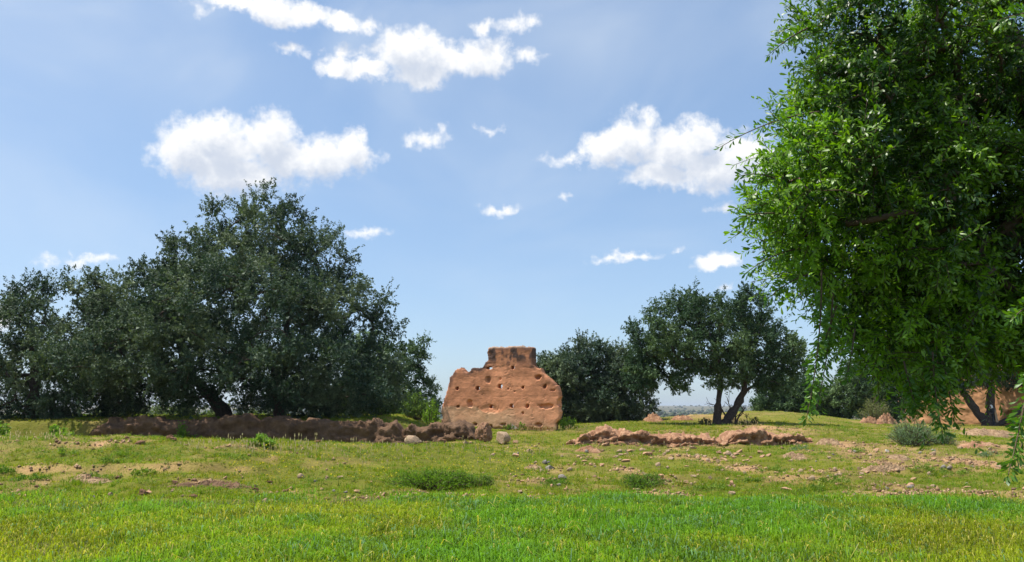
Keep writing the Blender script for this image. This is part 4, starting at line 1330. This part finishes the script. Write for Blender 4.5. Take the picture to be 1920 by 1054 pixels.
# ------------------------------------------------------------------ bushes and weeds
def bush(name, label, px, py, w, h, leaf, cols, seed, n=2600, mat='weed', group=None, cat='bush', d=None, deep=.8, round_=True, stem=True):
    """shrub whose foot shows at (px, py): short stems from one base and leaves round their ends"""
    rng = np.random.default_rng(seed)
    p = hit(px, py) if d is None else gpt(px, d)
    m = p[1] / F_PX
    rx, hz = w * m / 2, h * m
    root = empty(name, p); tag(root, label, cat, group)
    ns = max(14, n // 45)
    th = rng.uniform(0, 2 * np.pi, ns); rr = np.sqrt(rng.random(ns))
    top = np.stack([rr * np.cos(th) * rx, rr * np.sin(th) * rx * deep, hz * np.sqrt(np.clip(1.05 - rr ** 2, .08, 1)) * rng.uniform(.6, 1.08, ns)], 1)
    foot = top * np.array([.35, .35, 0])
    gx = ground_z(p[0] + top[:, 0], p[1] + top[:, 1]) - p[2]
    top[:, 2] += gx * .8
    if stem:
        tb = Tubes(4)
        for k in range(ns):
            mid = foot[k] * .5 + top[k] * .5 + rng.normal(0, rx * .06, 3)
            tb.add([foot[k] - (0, 0, .03), mid, top[k]], np.array([.012, .008, .004]) * (1 + m * 20))
        obj('stems', tb.mesh('stems', M['twig_bark']), root)
    k = rng.integers(0, ns, n); t = rng.uniform(.25, 1.08, n) ** .7
    P = foot[k] + (top[k] - foot[k]) * t[:, None] + rng.normal(0, .09, (n, 3)) * np.array([rx, rx, hz]) * 1.0
    P[:, 2] = np.maximum(P[:, 2], gx[k] * .5 + .01)
    D = unit(unit(top[k] - foot[k]) * .5 + rng.normal(size=(n, 3)) * .75 + (0, 0, .25))
    V, F, kk = leaf_geo(P, D, leaf[0] * rng.uniform(.6, 1.3, n), leaf[1] * rng.uniform(.7, 1.3, n), rng)
    c = mix(cols[0], cols[1], rng.random(n)) * rng.uniform(.75, 1.2, n)[:, None]
    stuff(obj('foliage', mesh_np('foliage', V, F, M[mat], np.repeat(c, kk, 0)), root))
    return root


GREYG = ((.10, .165, .085), (.22, .30, .18))
LUSH = ((.065, .150, .016), (.15, .25, .028))
LIT = ((.13, .25, .03), (.25, .36, .06))
OLV = ((.12, .14, .06), (.22, .23, .10))
bush('shrub', 'round grey green shrub on the right slope under the hanging branches', 1712, 836, 92, 44, (.075, .016), GREYG, 301, 6500)
bush('shrub', 'lower grey green shrub joined to the right of the round shrub', 1768, 834, 50, 24, (.07, .015), GREYG, 302, 2200)
bush('shrub', 'pale wispy bush on the far crest beside the red earth blocks', 1632, 790, 60, 46, (.13, .03), OLV, 303, 2400, d=52)
bush('weed_clump', 'dense dark green weed clump at the foot of the bank, left of centre', 812, 918, 165, 34, (.07, .014), ((.08, .175, .016), (.19, .30, .03)), 304, 7000, cat='weeds', deep=.45)
bush('weed_clump', 'smaller dark green weed clump right of centre above the field', 1205, 916, 84, 22, (.07, .012), ((.07, .15, .02), (.16, .26, .035)), 305, 2200, cat='weeds', deep=.6)
bush('weed_clump', 'pale green weeds trailing right of the dense dark clump', 895, 914, 70, 22, (.06, .012), ((.10, .18, .03), (.18, .25, .05)), 306, 1600, cat='weeds', deep=.5)
bush('weed_clump', 'bright leafy tuft on the crest of the left bank before the wall', 492, 836, 50, 18, (.07, .04), LIT, 307, 900, cat='weeds')
bush('leafy_bush', 'sunlit bright green bush on the left bank under the smaller tree', 128, 828, 52, 34, (.085, .06), LIT, 308, 800, d=24)
bush('leafy_bush', 'sunlit bright green bush at the left edge of the picture', 12, 832, 44, 40, (.085, .06), LIT, 309, 900, d=24)
bush('leafy_bush', 'bright green bush lit beneath the largest tree, behind the shaded wall', 655, 790, 34, 36, (.12, .08), LIT, 310, 700, d=42)
bush('leafy_bush', 'small bright green bush at the left foot of the tall ruin', 810, 806, 34, 44, (.10, .06), LIT, 311, 800, d=38)
bush('leafy_bush', 'small green bush at the right foot of the tall ruin', 1062, 810, 38, 22, (.10, .06), LIT, 312, 700, d=34.5)
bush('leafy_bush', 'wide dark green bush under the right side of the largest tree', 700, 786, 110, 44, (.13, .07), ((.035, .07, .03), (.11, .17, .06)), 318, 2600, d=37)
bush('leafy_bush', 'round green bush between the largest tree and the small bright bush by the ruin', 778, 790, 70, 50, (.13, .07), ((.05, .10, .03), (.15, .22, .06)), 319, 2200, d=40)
bush('ruin_weed', 'small leafy weed growing on the grey rock by the ruin', 979, 802, 14, 20, (.07, .04), LIT, 313, 160, cat='weeds', d=34.3)
bush('ruin_weed', 'dark trailing weed at the ruin foot behind the grey rock', 955, 800, 26, 12, (.07, .03), LUSH, 314, 200, cat='weeds', d=34.6)
bush('leafy_bush', 'green creeper climbing the shaded wall face near its left part', 350, 828, 50, 34, (.09, .06), LUSH, 315, 900, d=29.6)
bush('dark_shrub', 'small dark shrub on the crest right of the double trunk', 1398, 803, 34, 20, (.09, .05), ((.03, .045, .02), (.08, .10, .04)), 316, 320, d=39)
bush('dark_shrub', 'small dark shrub on the crest left of the double trunk', 1316, 798, 30, 15, (.09, .05), ((.03, .045, .02), (.08, .10, .04)), 317, 240, d=39.6)
WEEDS = [(1445, 885, 44, 16, 'leafy green weed on the bare ground below the right wall slab'), (1570, 910, 60, 30, 'largest leafy weed on the right slope above the field'), (1530, 920, 44, 16, 'low weed left of the largest leafy weed on the right slope'),
         (1730, 882, 40, 20, 'green weed right of the brown rubble heap'), (1780, 892, 60, 20, 'wide low weed under the bare streak on the right'), (1857, 858, 34, 18, 'grey green weed under the rust red ridge'), (1500, 845, 34, 16, 'grey green weed beside the right wall slab'),
         (1600, 848, 36, 16, 'green weed on the grass below the reddish heap'), (1330, 918, 60, 16, 'low weed strip at the field edge right of centre'), (1410, 905, 30, 14, 'small weed between the orange stones right of centre'),
         (60, 900, 50, 18, 'dark weed on the slope at far left'), (180, 900, 40, 16, 'weed among the clods at far left'), (270, 890, 36, 20, 'weed on the left slope between bare patches'), (200, 870, 40, 18, 'weed below the bare crest on the left'),
         (10, 890, 40, 24, 'dark green weed cut by the left edge'), (120, 855, 40, 22, 'green weed on the bank under the sunlit bush'), (240, 858, 50, 22, 'green weed on the bank right of the bare crest'), (430, 860, 60, 14, 'low weed on the bank below the leafy tuft'),
         (1040, 908, 50, 18, 'dark weed right of the grey flat stone'), (1560, 805, 70, 10, 'low green weed patch on the far grass below the crest')]
for k, (x, y, w, h, lab) in enumerate(WEEDS):
    gg = GREYG if 'grey green' in lab else (LUSH if 'dark' in lab else ((.11, .20, .025), (.22, .29, .045)))
    bush('weed', lab, x, y, w * 1.35, h * .55, (.055, .020), gg, 330 + k, int(9 * w), cat='weed', group='weeds dotted over the slope', deep=.6, stem=False)
# background bushes seen under the great tree
for k, (x, y, w, h, dd, lab) in enumerate(((215, 780, 60, 28, 62, 'pale bush far behind the trees, leftmost in the gap under the crowns'), (262, 780, 56, 36, 58, 'light green bush in the gap under the crowns'), (310, 780, 56, 44, 64, 'tallest light green bush in the gap under the crowns'),
                                           (352, 780, 40, 26, 56, 'small bush in the gap left of the leaning trunk'), (400, 780, 46, 30, 70, 'bush right behind the leaning trunk'), (490, 782, 50, 26, 66, 'pale bush between the two leaning trunks'))):
    bush('background_bush', lab, x, y, w * 1.25, h * 1.2, (.20, .12), ((.07, .11, .04), (.15, .20, .08)), 360 + k, 1100, group='bushes behind the great tree', d=dd)


def seeding_grass():
    """pale seed heads on thin stalks along the walls' feet; yellow flowers on the bank"""
    rng = np.random.default_rng(19)
    spots = []
    for (x0, x1, y0, y1, n) in ((420, 760, 826, 862, 110), (760, 1060, 828, 856, 60), (960, 1100, 806, 814, 120), (330, 620, 838, 852, 70), (1060, 1500, 826, 850, 60), (1230, 1420, 795, 802, 70), (0, 130, 822, 836, 50), (560, 1000, 842, 880, 60)):
        for k in range(n):
            spots.append(hit(rng.uniform(x0, x1), rng.uniform(y0, y1)))
    B = np.array(spots); n = len(B)
    h = rng.uniform(.07, .20, n); lean = rng.normal(0, .12, (n, 2))
    T = B + np.c_[lean * h[:, None], h]
    wv = np.stack([np.ones(n), np.zeros(n), np.zeros(n)], 1)
    V, Fq, C = [], [], []
    sw = .004
    V.append(np.stack([B - wv * sw, B + wv * sw, T + wv * sw, T - wv * sw], 1).reshape(-1, 3)); C.append(np.tile([.40, .38, .16], (4 * n, 1)))
    hl = rng.uniform(.05, .11, n)[:, None] * np.array([0, 0, 1.0]); hw = rng.uniform(.010, .019, n)[:, None]
    for ax in ((1, 0, 0), (0, 1, 0)):
        a = np.tile(ax, (n, 1)) * hw
        V.append(np.stack([T - hl * .2, T + hl * .35 - a, T + hl, T + hl * .35 + a], 1).reshape(-1, 3)); C.append(np.tile([.60, .53, .34], (4 * n, 1)) * rng.uniform(.75, 1.15, (4 * n, 1)))
    V = np.concatenate(V); F = np.arange(len(V)).reshape(-1, 4)
    o = stuff(obj('seeding_grass', mesh_np('seeding_grass', V, [F], M['fluff'], np.concatenate(C))))
    tag(o, 'pale seed heads of wild grass along the foot of the walls', 'grass')
    n = 1500
    px, py = rng.uniform(430, 1010, n), rng.uniform(838, 905, n)
    P = np.array([hit(a, b, 14, 36) for a, b in zip(px[:700], py[:700])]); n = len(P)
    P[:, 2] += rng.uniform(.06, .16, n)
    r = rng.uniform(.010, .018, n)[:, None]
    th = rng.uniform(0, 6.28, n); t = rng.uniform(-.5, .5, n)
    a = np.stack([np.cos(th), np.sin(th), 0 * th], 1) * r; b = np.stack([-np.sin(th), np.cos(th), t - .4], 1) * r
    V = np.stack([P - a, P - b, P + a, P + b], 1).reshape(-1, 3)
    o = stuff(obj('yellow_flowers', mesh_np('yellow_flowers', V, [np.arange(4 * n).reshape(n, 4)], M['fluff'], np.tile([.62, .50, .03], (4 * n, 1)))))
    tag(o, 'tiny yellow flowers sprinkled over the green bank', 'flowers')


seeding_grass()

# ------------------------------------------------------------------ person with a stick
def build_person():
    b = at(1865, 797.5, 64.6)
    b[2] = float(ground_z(b[0], b[1]))
    cloth, nt, out = new_mat('dark_clothes')
    def solid(name, c, r=.85):
        m = rough_mat(name, [(.3, tuple(np.array(c) * .85)), (.7, tuple(np.array(c) * 1.1))], 14, False, .2, 60, r)
        return m
    bpy.data.materials.remove(cloth)
    root = empty('person', b)
    tag(root, 'person in dark clothes and white headcloth standing with a stick by the shade tree', 'person')
    J = {'pelvis': (0, 0, .90), 'waist': (-.02, 0, 1.05), 'chest': (-.07, 0, 1.28), 'neck': (-.12, 0, 1.44), 'head': (-.15, -.01, 1.53), 'top': (-.17, -.01, 1.66),
         'hl': (-.02, .10, .86), 'kl': (-.05, .12, .47), 'al': (.00, .12, .08), 'tl': (-.13, .13, .04), 'hr': (-.02, -.10, .86), 'kr': (-.10, -.11, .48), 'ar': (-.06, -.12, .08), 'tr': (-.19, -.13, .04),
         'sl': (-.07, .19, 1.37), 'el': (-.06, .25, 1.10), 'wl': (-.20, .16, .95), 'gl': (-.27, .10, .95), 'sr': (-.07, -.19, 1.37), 'er': (-.10, -.26, 1.10), 'wr': (-.27, -.16, .97), 'gr': (-.34, -.10, .96)}
    R = {'pelvis': .15, 'waist': .14, 'chest': .165, 'neck': .065, 'head': .095, 'top': .075, 'hl': .105, 'kl': .075, 'al': .05, 'tl': .04, 'hr': .105, 'kr': .075, 'ar': .05, 'tr': .04,
         'sl': .075, 'el': .055, 'wl': .04, 'gl': .045, 'sr': .075, 'er': .055, 'wr': .04, 'gr': .045}
    E = [('pelvis', 'waist'), ('waist', 'chest'), ('chest', 'neck'), ('neck', 'head'), ('head', 'top'), ('pelvis', 'hl'), ('hl', 'kl'), ('kl', 'al'), ('al', 'tl'), ('pelvis', 'hr'), ('hr', 'kr'), ('kr', 'ar'), ('ar', 'tr'),
         ('chest', 'sl'), ('sl', 'el'), ('el', 'wl'), ('wl', 'gl'), ('chest', 'sr'), ('sr', 'er'), ('er', 'wr'), ('wr', 'gr')]
    def skin(name, keys, edges, radii, mat, rootk):
        me = bpy.data.meshes.new(name)
        idx = {k: i for i, k in enumerate(keys)}
        me.from_pydata([J[k] for k in keys], [(idx[a], idx[c]) for a, c in edges], [])
        o = obj(name, me, root)
        md = o.modifiers.new('skin', 'SKIN')
        for k in keys:
            v = me.skin_vertices[0].data[idx[k]]; v.radius = (radii[k], radii[k]); v.use_root = k == rootk
        o.modifiers.new('sub', 'SUBSURF').render_levels = 2
        me.materials.append(mat)
        return o
    skin('body', list(J), E, R, solid('dark_cloth', (.035, .035, .045)), 'pelvis')
    # headcloth over crown and neck, open at the face
    bm = bmesh.new()
    bmesh.ops.create_uvsphere(bm, u_segments=20, v_segments=14, radius=1)
    bmesh.ops.delete(bm, geom=[v for v in bm.verts if v.co.x < -.45 and -.75 < v.co.z < .45 and abs(v.co.y) < .62], context='VERTS')
    for v in bm.verts:
        f = 1 + .5 * max(0, -v.co.z)
        v.co = (v.co.x * .125 * f - .14, v.co.y * .125 * f, v.co.z * .165 + 1.55)
    me = bpy.data.meshes.new('headcloth'); bm.to_mesh(me); bm.free(); me.materials.append(solid('white_cloth', (.72, .72, .70)))
    hc = obj('headcloth', me, root)
    hc.modifiers.new('thick', 'SOLIDIFY').thickness = .012
    # face with nose
    bm = bmesh.new()
    bmesh.ops.create_uvsphere(bm, u_segments=18, v_segments=14, radius=1)
    for v in bm.verts:
        x, y, z = v.co
        nose = .028 * math.exp(-((y / .18) ** 2 + ((z + .05) / .22) ** 2)) if x < 0 else 0
        v.co = (x * .098 - .165 - nose, y * .078, z * .118 + 1.555)
    me = bpy.data.meshes.new('face'); bm.to_mesh(me); bm.free(); me.materials.append(solid('skin', (.33, .18, .11)))
    obj('face', me, root)
    # long tan cloak over the back, falling to the shins
    prof = [(1.45, .11, .13), (1.38, .15, .23), (1.2, .18, .27), (.95, .20, .27), (.6, .23, .29), (.3, .26, .31)]
    V, F = [], []
    for z, a, w_ in prof:
        for k in range(11):
            t = math.radians(-100 + 20 * k)
            V.append((math.cos(t) * a * 1.15 - .06 + .10 * (1.45 - z) * .5, math.sin(t) * w_, z + .015 * math.sin(5 * t)))
    for r_ in range(len(prof) - 1):
        for k in range(10):
            F.append((r_ * 11 + k, r_ * 11 + k + 1, (r_ + 1) * 11 + k + 1, (r_ + 1) * 11 + k))
    me = bpy.data.meshes.new('cloak'); me.from_pydata(V, [], F); me.materials.append(solid('tan_cloth', (.40, .28, .19)))
    ck = obj('cloak', me, root)
    ck.modifiers.new('thick', 'SOLIDIFY').thickness = .015
    ck.modifiers.new('sub', 'SUBSURF').render_levels = 2
    # hands closed on the stick
    for (cx, cy, cz) in ((-.30, .03, .955), (-.335, -.05, .935)):
        tb = Tubes(5)
        for k in range(4):
            z = cz + .035 - k * .021
            a = np.linspace(-.4, 4.0, 6)
            tb.add(np.stack([cx + .030 * np.cos(a), cy + .030 * np.sin(a), z + 0 * a], 1), np.full(6, .0095) * (1 - .1 * (k == 3)))
        tb.add([(cx + .03, cy, cz - .02), (cx + .01, cy - .03, cz + .03), (cx - .02, cy - .02, cz + .055)], [.012, .011, .008])
        tb.add([(cx + .03, cy, cz - .05), (cx + .035, cy, cz), (cx + .03, cy, cz + .045)], [.02, .026, .02])
        obj('hand', tb.mesh('hand', bpy.data.materials['skin']), root)
    tb = Tubes(7)
    s0 = b + np.array([-.62, -.05, 0.0]); s1 = b + np.array([-.22, -.01, 1.12])
    t = np.linspace(0, 1, 7)[:, None]
    tb.add(s0 + (s1 - s0) * t, np.linspace(.014, .019, 7))
    o = obj('walking_stick', tb.mesh('walking_stick', M['twig_bark'], s0), loc=s0)
    tag(o, 'pale walking stick held slanting by the person', 'walking stick')


build_person()

# ------------------------------------------------------------------ near tree hanging into the picture from the right
def near_tree():
    rng = np.random.default_rng(77)
    base = np.array([4.9, 5.6, 0.0]); base[2] = float(ground_z(base[0], base[1]))
    root = empty('near_argan_tree', base)
    tag(root, 'leafy near tree hanging into the picture from the upper right', 'tree')
    L = []
    def lo(px, py, rx, ry, d, dep):
        s = d / F_PX
        L.append((at(px, py, d), np.array([rx * s, dep, ry * s])))
    lo(1640, 60, 150, 110, 5.0, .6); lo(1600, 190, 110, 90, 4.9, .5); lo(1560, 300, 110, 70, 4.7, .4); lo(1490, 365, 80, 60, 4.6, .35); lo(1530, 460, 90, 55, 4.9, .4)
    lo(1700, 300, 150, 120, 5.2, .7); lo(1680, 430, 120, 90, 4.8, .5); lo(1630, 545, 85, 55, 5.2, .5); lo(1720, 560, 130, 90, 5.2, .6); lo(1800, 120, 150, 130, 5.5, .8)
    lo(1840, 330, 150, 160, 5.6, .8); lo(1850, 560, 140, 130, 5.6, .7); lo(1760, 655, 90, 50, 5.0, .35); lo(1710, 670, 46, 40, 4.9, .25); lo(1880, 650, 70, 45, 5.3, .4); lo(1650, 630, 44, 30, 5.0, .3)
    lo(1580, 590, 30, 22, 5.0, .25); lo(1735, 715, 36, 26, 4.8, .2); lo(2050, 250, 250, 330, 5.6, 1.0); lo(2150, 550, 250, 200, 5.6, 1.0); lo(1750, -160, 300, 170, 5.3, .9); lo(2150, -200, 300, 260, 5.7, 1.2)
    # most of the leaf clumps in the lobes that reach into the field, fewer round the trunk
    cl = np.concatenate([sample_clumps(L[:18], 330, rng, .18, .62), sample_clumps(L[18:], 110, rng, .3, .5)])
    t0 = base; trunk = [t0, t0 + (-.1, 0, .9), t0 + (-.35, .0, 1.8), t0 + (-.6, -.05, 2.7), t0 + (-1.0, -.1, 3.5), t0 + (-1.3, -.1, 4.4)]
    tset, br = grow([np.array(trunk)], cl, rng, tip=.0085, power=2.3)
    tb = Tubes(12)
    s = np.linspace(0, 5, 20); q = np.stack([np.interp(s, np.arange(6), np.array(trunk)[:, j]) for j in range(3)], 1)
    q[0, 2] -= .2
    tb.add(q, np.linspace(.26, .10, 20) * (1 + .06 * rng.normal(size=20)))
    obj('trunk', tb.mesh('trunk', M['bark'], base), root)
    tb = Tubes(5)
    for pts, rs in br:
        tb.add(pts, np.clip(rs, .004, .12))
    obj('branches', tb.mesh('branches', M['twig_bark'], base), root)
    cen = at(1900, 260, 5.7)
    nc = len(cl)
    tw = np.repeat(np.arange(nc), 17); nt_ = len(tw)
    d = unit(unit(cl[tw] - cen) * .42 + unit(rng.normal(size=(nt_, 3))) * .8 + np.array([-.22, -.12, .10]))
    b0 = cl[tw] + rng.normal(0, .035, (nt_, 3)); ln = rng.uniform(.13, .31, nt_)
    droop = np.array([0, 0, -1.0]) * rng.uniform(.02, .35, nt_)[:, None]
    def twig_pt(i, t):
        return b0[i] + d[i] * (ln[i] * t)[:, None] + droop[i] * (ln[i] * t * t)[:, None]
    tt = Tubes(3)
    for i in range(0, nt_, 2):
        ts = np.linspace(0, 1, 3); tt.add(twig_pt(np.full(3, i), ts), np.linspace(.0032, .0014, 3))
    obj('twigs', tt.mesh('twigs', M['twig_bark'], base), root)
    per = 21
    ti = np.repeat(np.arange(nt_), per); t = ((np.tile(np.arange(per), nt_) + rng.random(len(ti))) / per) ** .75
    P = twig_pt(ti, t)
    ax = unit(d[ti] + droop[ti] * (2 * t)[:, None])
    per_v = unit(np.cross(ax, unit(rng.normal(size=(len(ti), 3)))))
    D = unit(ax * rng.uniform(.45, 1.1, len(ti))[:, None] + per_v * .85 + np.array([0, 0, -.05]))
    sz = rng.uniform(.028, .056, len(ti)); wd = sz * rng.uniform(.25, .34, len(ti))
    V, F, k = leaf_geo(P, D, sz, wd, rng, True, N=unit(unit(P - cl[tw[ti]]) * .45 + np.array([-.35, -.1, .75])))
    young = sstep(.72, 1.0, t) * (rng.random(len(ti)) < .7)
    tone = np.clip(.46 + .95 * vnoise(cl * 2.2, 3)[tw[ti]] + rng.normal(0, .2, len(ti)), 0, 1)  # contrast of lit and shaded puffs put into the leaf tone
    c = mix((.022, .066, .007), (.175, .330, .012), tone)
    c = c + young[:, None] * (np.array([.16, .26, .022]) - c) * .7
    c = c * rng.uniform(.8, 1.2, len(ti))[:, None]
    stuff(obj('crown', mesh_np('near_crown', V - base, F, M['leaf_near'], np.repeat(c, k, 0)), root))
    # added dark leaves inside and behind the puffs, crown shade put into their colour
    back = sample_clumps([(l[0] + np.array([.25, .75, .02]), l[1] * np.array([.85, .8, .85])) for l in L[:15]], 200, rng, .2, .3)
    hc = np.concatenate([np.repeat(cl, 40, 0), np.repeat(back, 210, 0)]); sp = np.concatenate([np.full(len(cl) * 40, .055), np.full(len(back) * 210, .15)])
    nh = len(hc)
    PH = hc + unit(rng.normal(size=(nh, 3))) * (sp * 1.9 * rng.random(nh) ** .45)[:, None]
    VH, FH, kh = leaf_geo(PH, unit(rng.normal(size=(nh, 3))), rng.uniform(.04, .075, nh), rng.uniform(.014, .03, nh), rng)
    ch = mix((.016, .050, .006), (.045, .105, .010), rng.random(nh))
    stuff(obj('shade_fill_leaves', mesh_np('shade_fill_leaves', VH - base, FH, M['leaf_near'], np.repeat(ch, kh, 0)), root))
    # single leaf meshes shared by the shoots that hang clear of the crown
    lv = []
    for q_ in range(6):
        V1, F1, k1 = leaf_geo(np.zeros((1, 3)), np.array([[1.0, 0, 0]]), np.array([1.0]), np.array([.27 + .02 * q_]), np.random.default_rng(q_), True)
        col = [(.045, .12, .015), (.07, .17, .018), (.09, .20, .018), (.13, .23, .02), (.055, .14, .016), (.08, .18, .018)][q_]
        lv.append(mesh_np('leaf', V1, F1, M['leaf_near'], np.tile(col, (6, 1))))
    shoots = [  # px, py, distance of start; tip; sag (picture px, sideways positive), leaves
        ((1500, 215, 4.5), (1350, 276, 4.3), -16, 20), ((1520, 290, 4.5), (1441, 205, 4.35), 6, 24), ((1500, 60, 4.7), (1440, 104, 4.6), -6, 22), ((1440, 330, 4.4), (1388, 330, 4.3), -8, 16),
        ((1540, 560, 4.6), (1512, 786, 4.5), 26, 56), ((1560, 580, 4.7), (1530, 770, 4.6), 20, 46), ((1560, 600, 4.7), (1522, 690, 4.6), 14, 34), ((1600, 640, 4.8), (1585, 712, 4.7), 10, 22),
        ((1750, 690, 4.6), (1768, 815, 4.5), -12, 44), ((1770, 690, 4.7), (1790, 790, 4.6), -10, 36), ((1700, 700, 4.7), (1720, 770, 4.6), 10, 30),
        ((1930, 700, 3.2), (1890, 892, 3.0), 14, 46), ((1950, 690, 3.3), (1908, 860, 3.1), 12, 40), ((1960, 20, 3.2), (1868, 40, 3.1), -8, 22), ((1480, 470, 4.7), (1398, 512, 4.6), -10, 24), ((1500, 520, 4.7), (1440, 560, 4.6), -8, 22), ((1455, 400, 4.5), (1384, 408, 4.4), -6, 20), ((1950, 560, 3.3), (1895, 600, 3.2), -6, 18)]
    for (a, b, sag, nl) in shoots:
        A, B = at(*a), at(*b)
        m = .5 * (a[2] + b[2]) / F_PX
        mid = (A + B) / 2 + np.array([sag * m * .4 if abs(a[1] - b[1]) > 100 else 0, 0, -sag * m if abs(a[1] - b[1]) <= 100 else 0])
        def cur(t):
            t = np.asarray(t)[:, None]
            return A * (1 - t) ** 2 + 2 * mid * t * (1 - t) + B * t * t
        ts = np.linspace(-.25, 1, 9)
        tb = Tubes(4); tb.add(cur(ts), np.linspace(.0055, .0016, 9))
        sh = obj('leafy_shoot', tb.mesh('leafy_shoot', M['twig_bark'], A), root)
        sh.location = A - base
        # the joined leaves of the shoot, then single ones in front
        nj = nl * 4
        tj = rng.uniform(-.1, 1.0, nj); PJ = cur(tj); TJ = unit(cur(tj + .02) - cur(tj - .02))
        pvj = unit(np.cross(TJ, unit(rng.normal(size=(nj, 3)))))
        DJ = unit(TJ * rng.uniform(.3, .95, nj)[:, None] + pvj * .8)
        szj = rng.uniform(.03, .055, nj) * (a[2] / 4.6) ** .5
        VJ, FJ, kj = leaf_geo(PJ + pvj * rng.uniform(0, .03, (nj, 1)), DJ, szj, szj * .29, rng, True)
        cj = mix((.05, .13, .015), (.12, .235, .02), rng.random(nj))
        stuff(obj('leaves', mesh_np('shoot_leaves', VJ - A, FJ, M['leaf_near'], np.repeat(cj, kj, 0)), sh))
        nl = max(6, int(nl * .5))
        tl = np.sort(rng.uniform(.0, 1.0, nl)); tl[-3:] = 1.0
        PP = cur(tl); TT = unit(cur(tl + .02) - cur(tl - .02))
        for j in range(nl):
            pv = unit(np.cross(TT[j], unit(rng.normal(size=3))))
            dd = unit(TT[j] * rng.uniform(.35, .9) + pv * .8)
            if j >= nl - 3:
                dd = unit(TT[j] + pv * .35)
            o = bpy.data.objects.new('leaf', lv[int(rng.integers(0, 6))])
            COL.objects.link(o); o.parent = sh
            o.location = PP[j] - A
            o.rotation_euler = (Vector(dd).to_track_quat('X', 'Z') @ Vector((1, 0, 0)).rotation_difference(Vector((1, 0, 0)))).to_euler()
            o.rotation_mode = 'QUATERNION'
            o.rotation_quaternion = Vector(dd).to_track_quat('X', 'Z')
            sz_ = rng.uniform(.034, .056)
            o.scale = (sz_, sz_, sz_)


near_tree()


# ------------------------------------------------------------------ air
def build_haze():
    bm = bmesh.new()
    bmesh.ops.create_cube(bm, size=1)
    bmesh.ops.scale(bm, vec=(19800, 19800, 56), verts=bm.verts)
    bmesh.ops.translate(bm, vec=(0, 0, 15), verts=bm.verts)
    me = bpy.data.meshes.new('haze'); bm.to_mesh(me); bm.free()
    m, nt, out = new_mat('haze_air')
    v = nt.nodes.new('ShaderNodeVolumePrincipled')
    v.inputs['Color'].default_value = (.80, .88, 1.0, 1)
    v.inputs['Density'].default_value = HAZE
    v.inputs['Anisotropy'].default_value = 0.2
    nt.links.new(v.outputs[0], out.inputs['Volume'])
    me.materials.append(m)
    o = stuff(obj('haze', me))
    tag(o, 'thin bluish air over the whole plain', 'haze')


HAZE = 0.00013
build_haze()
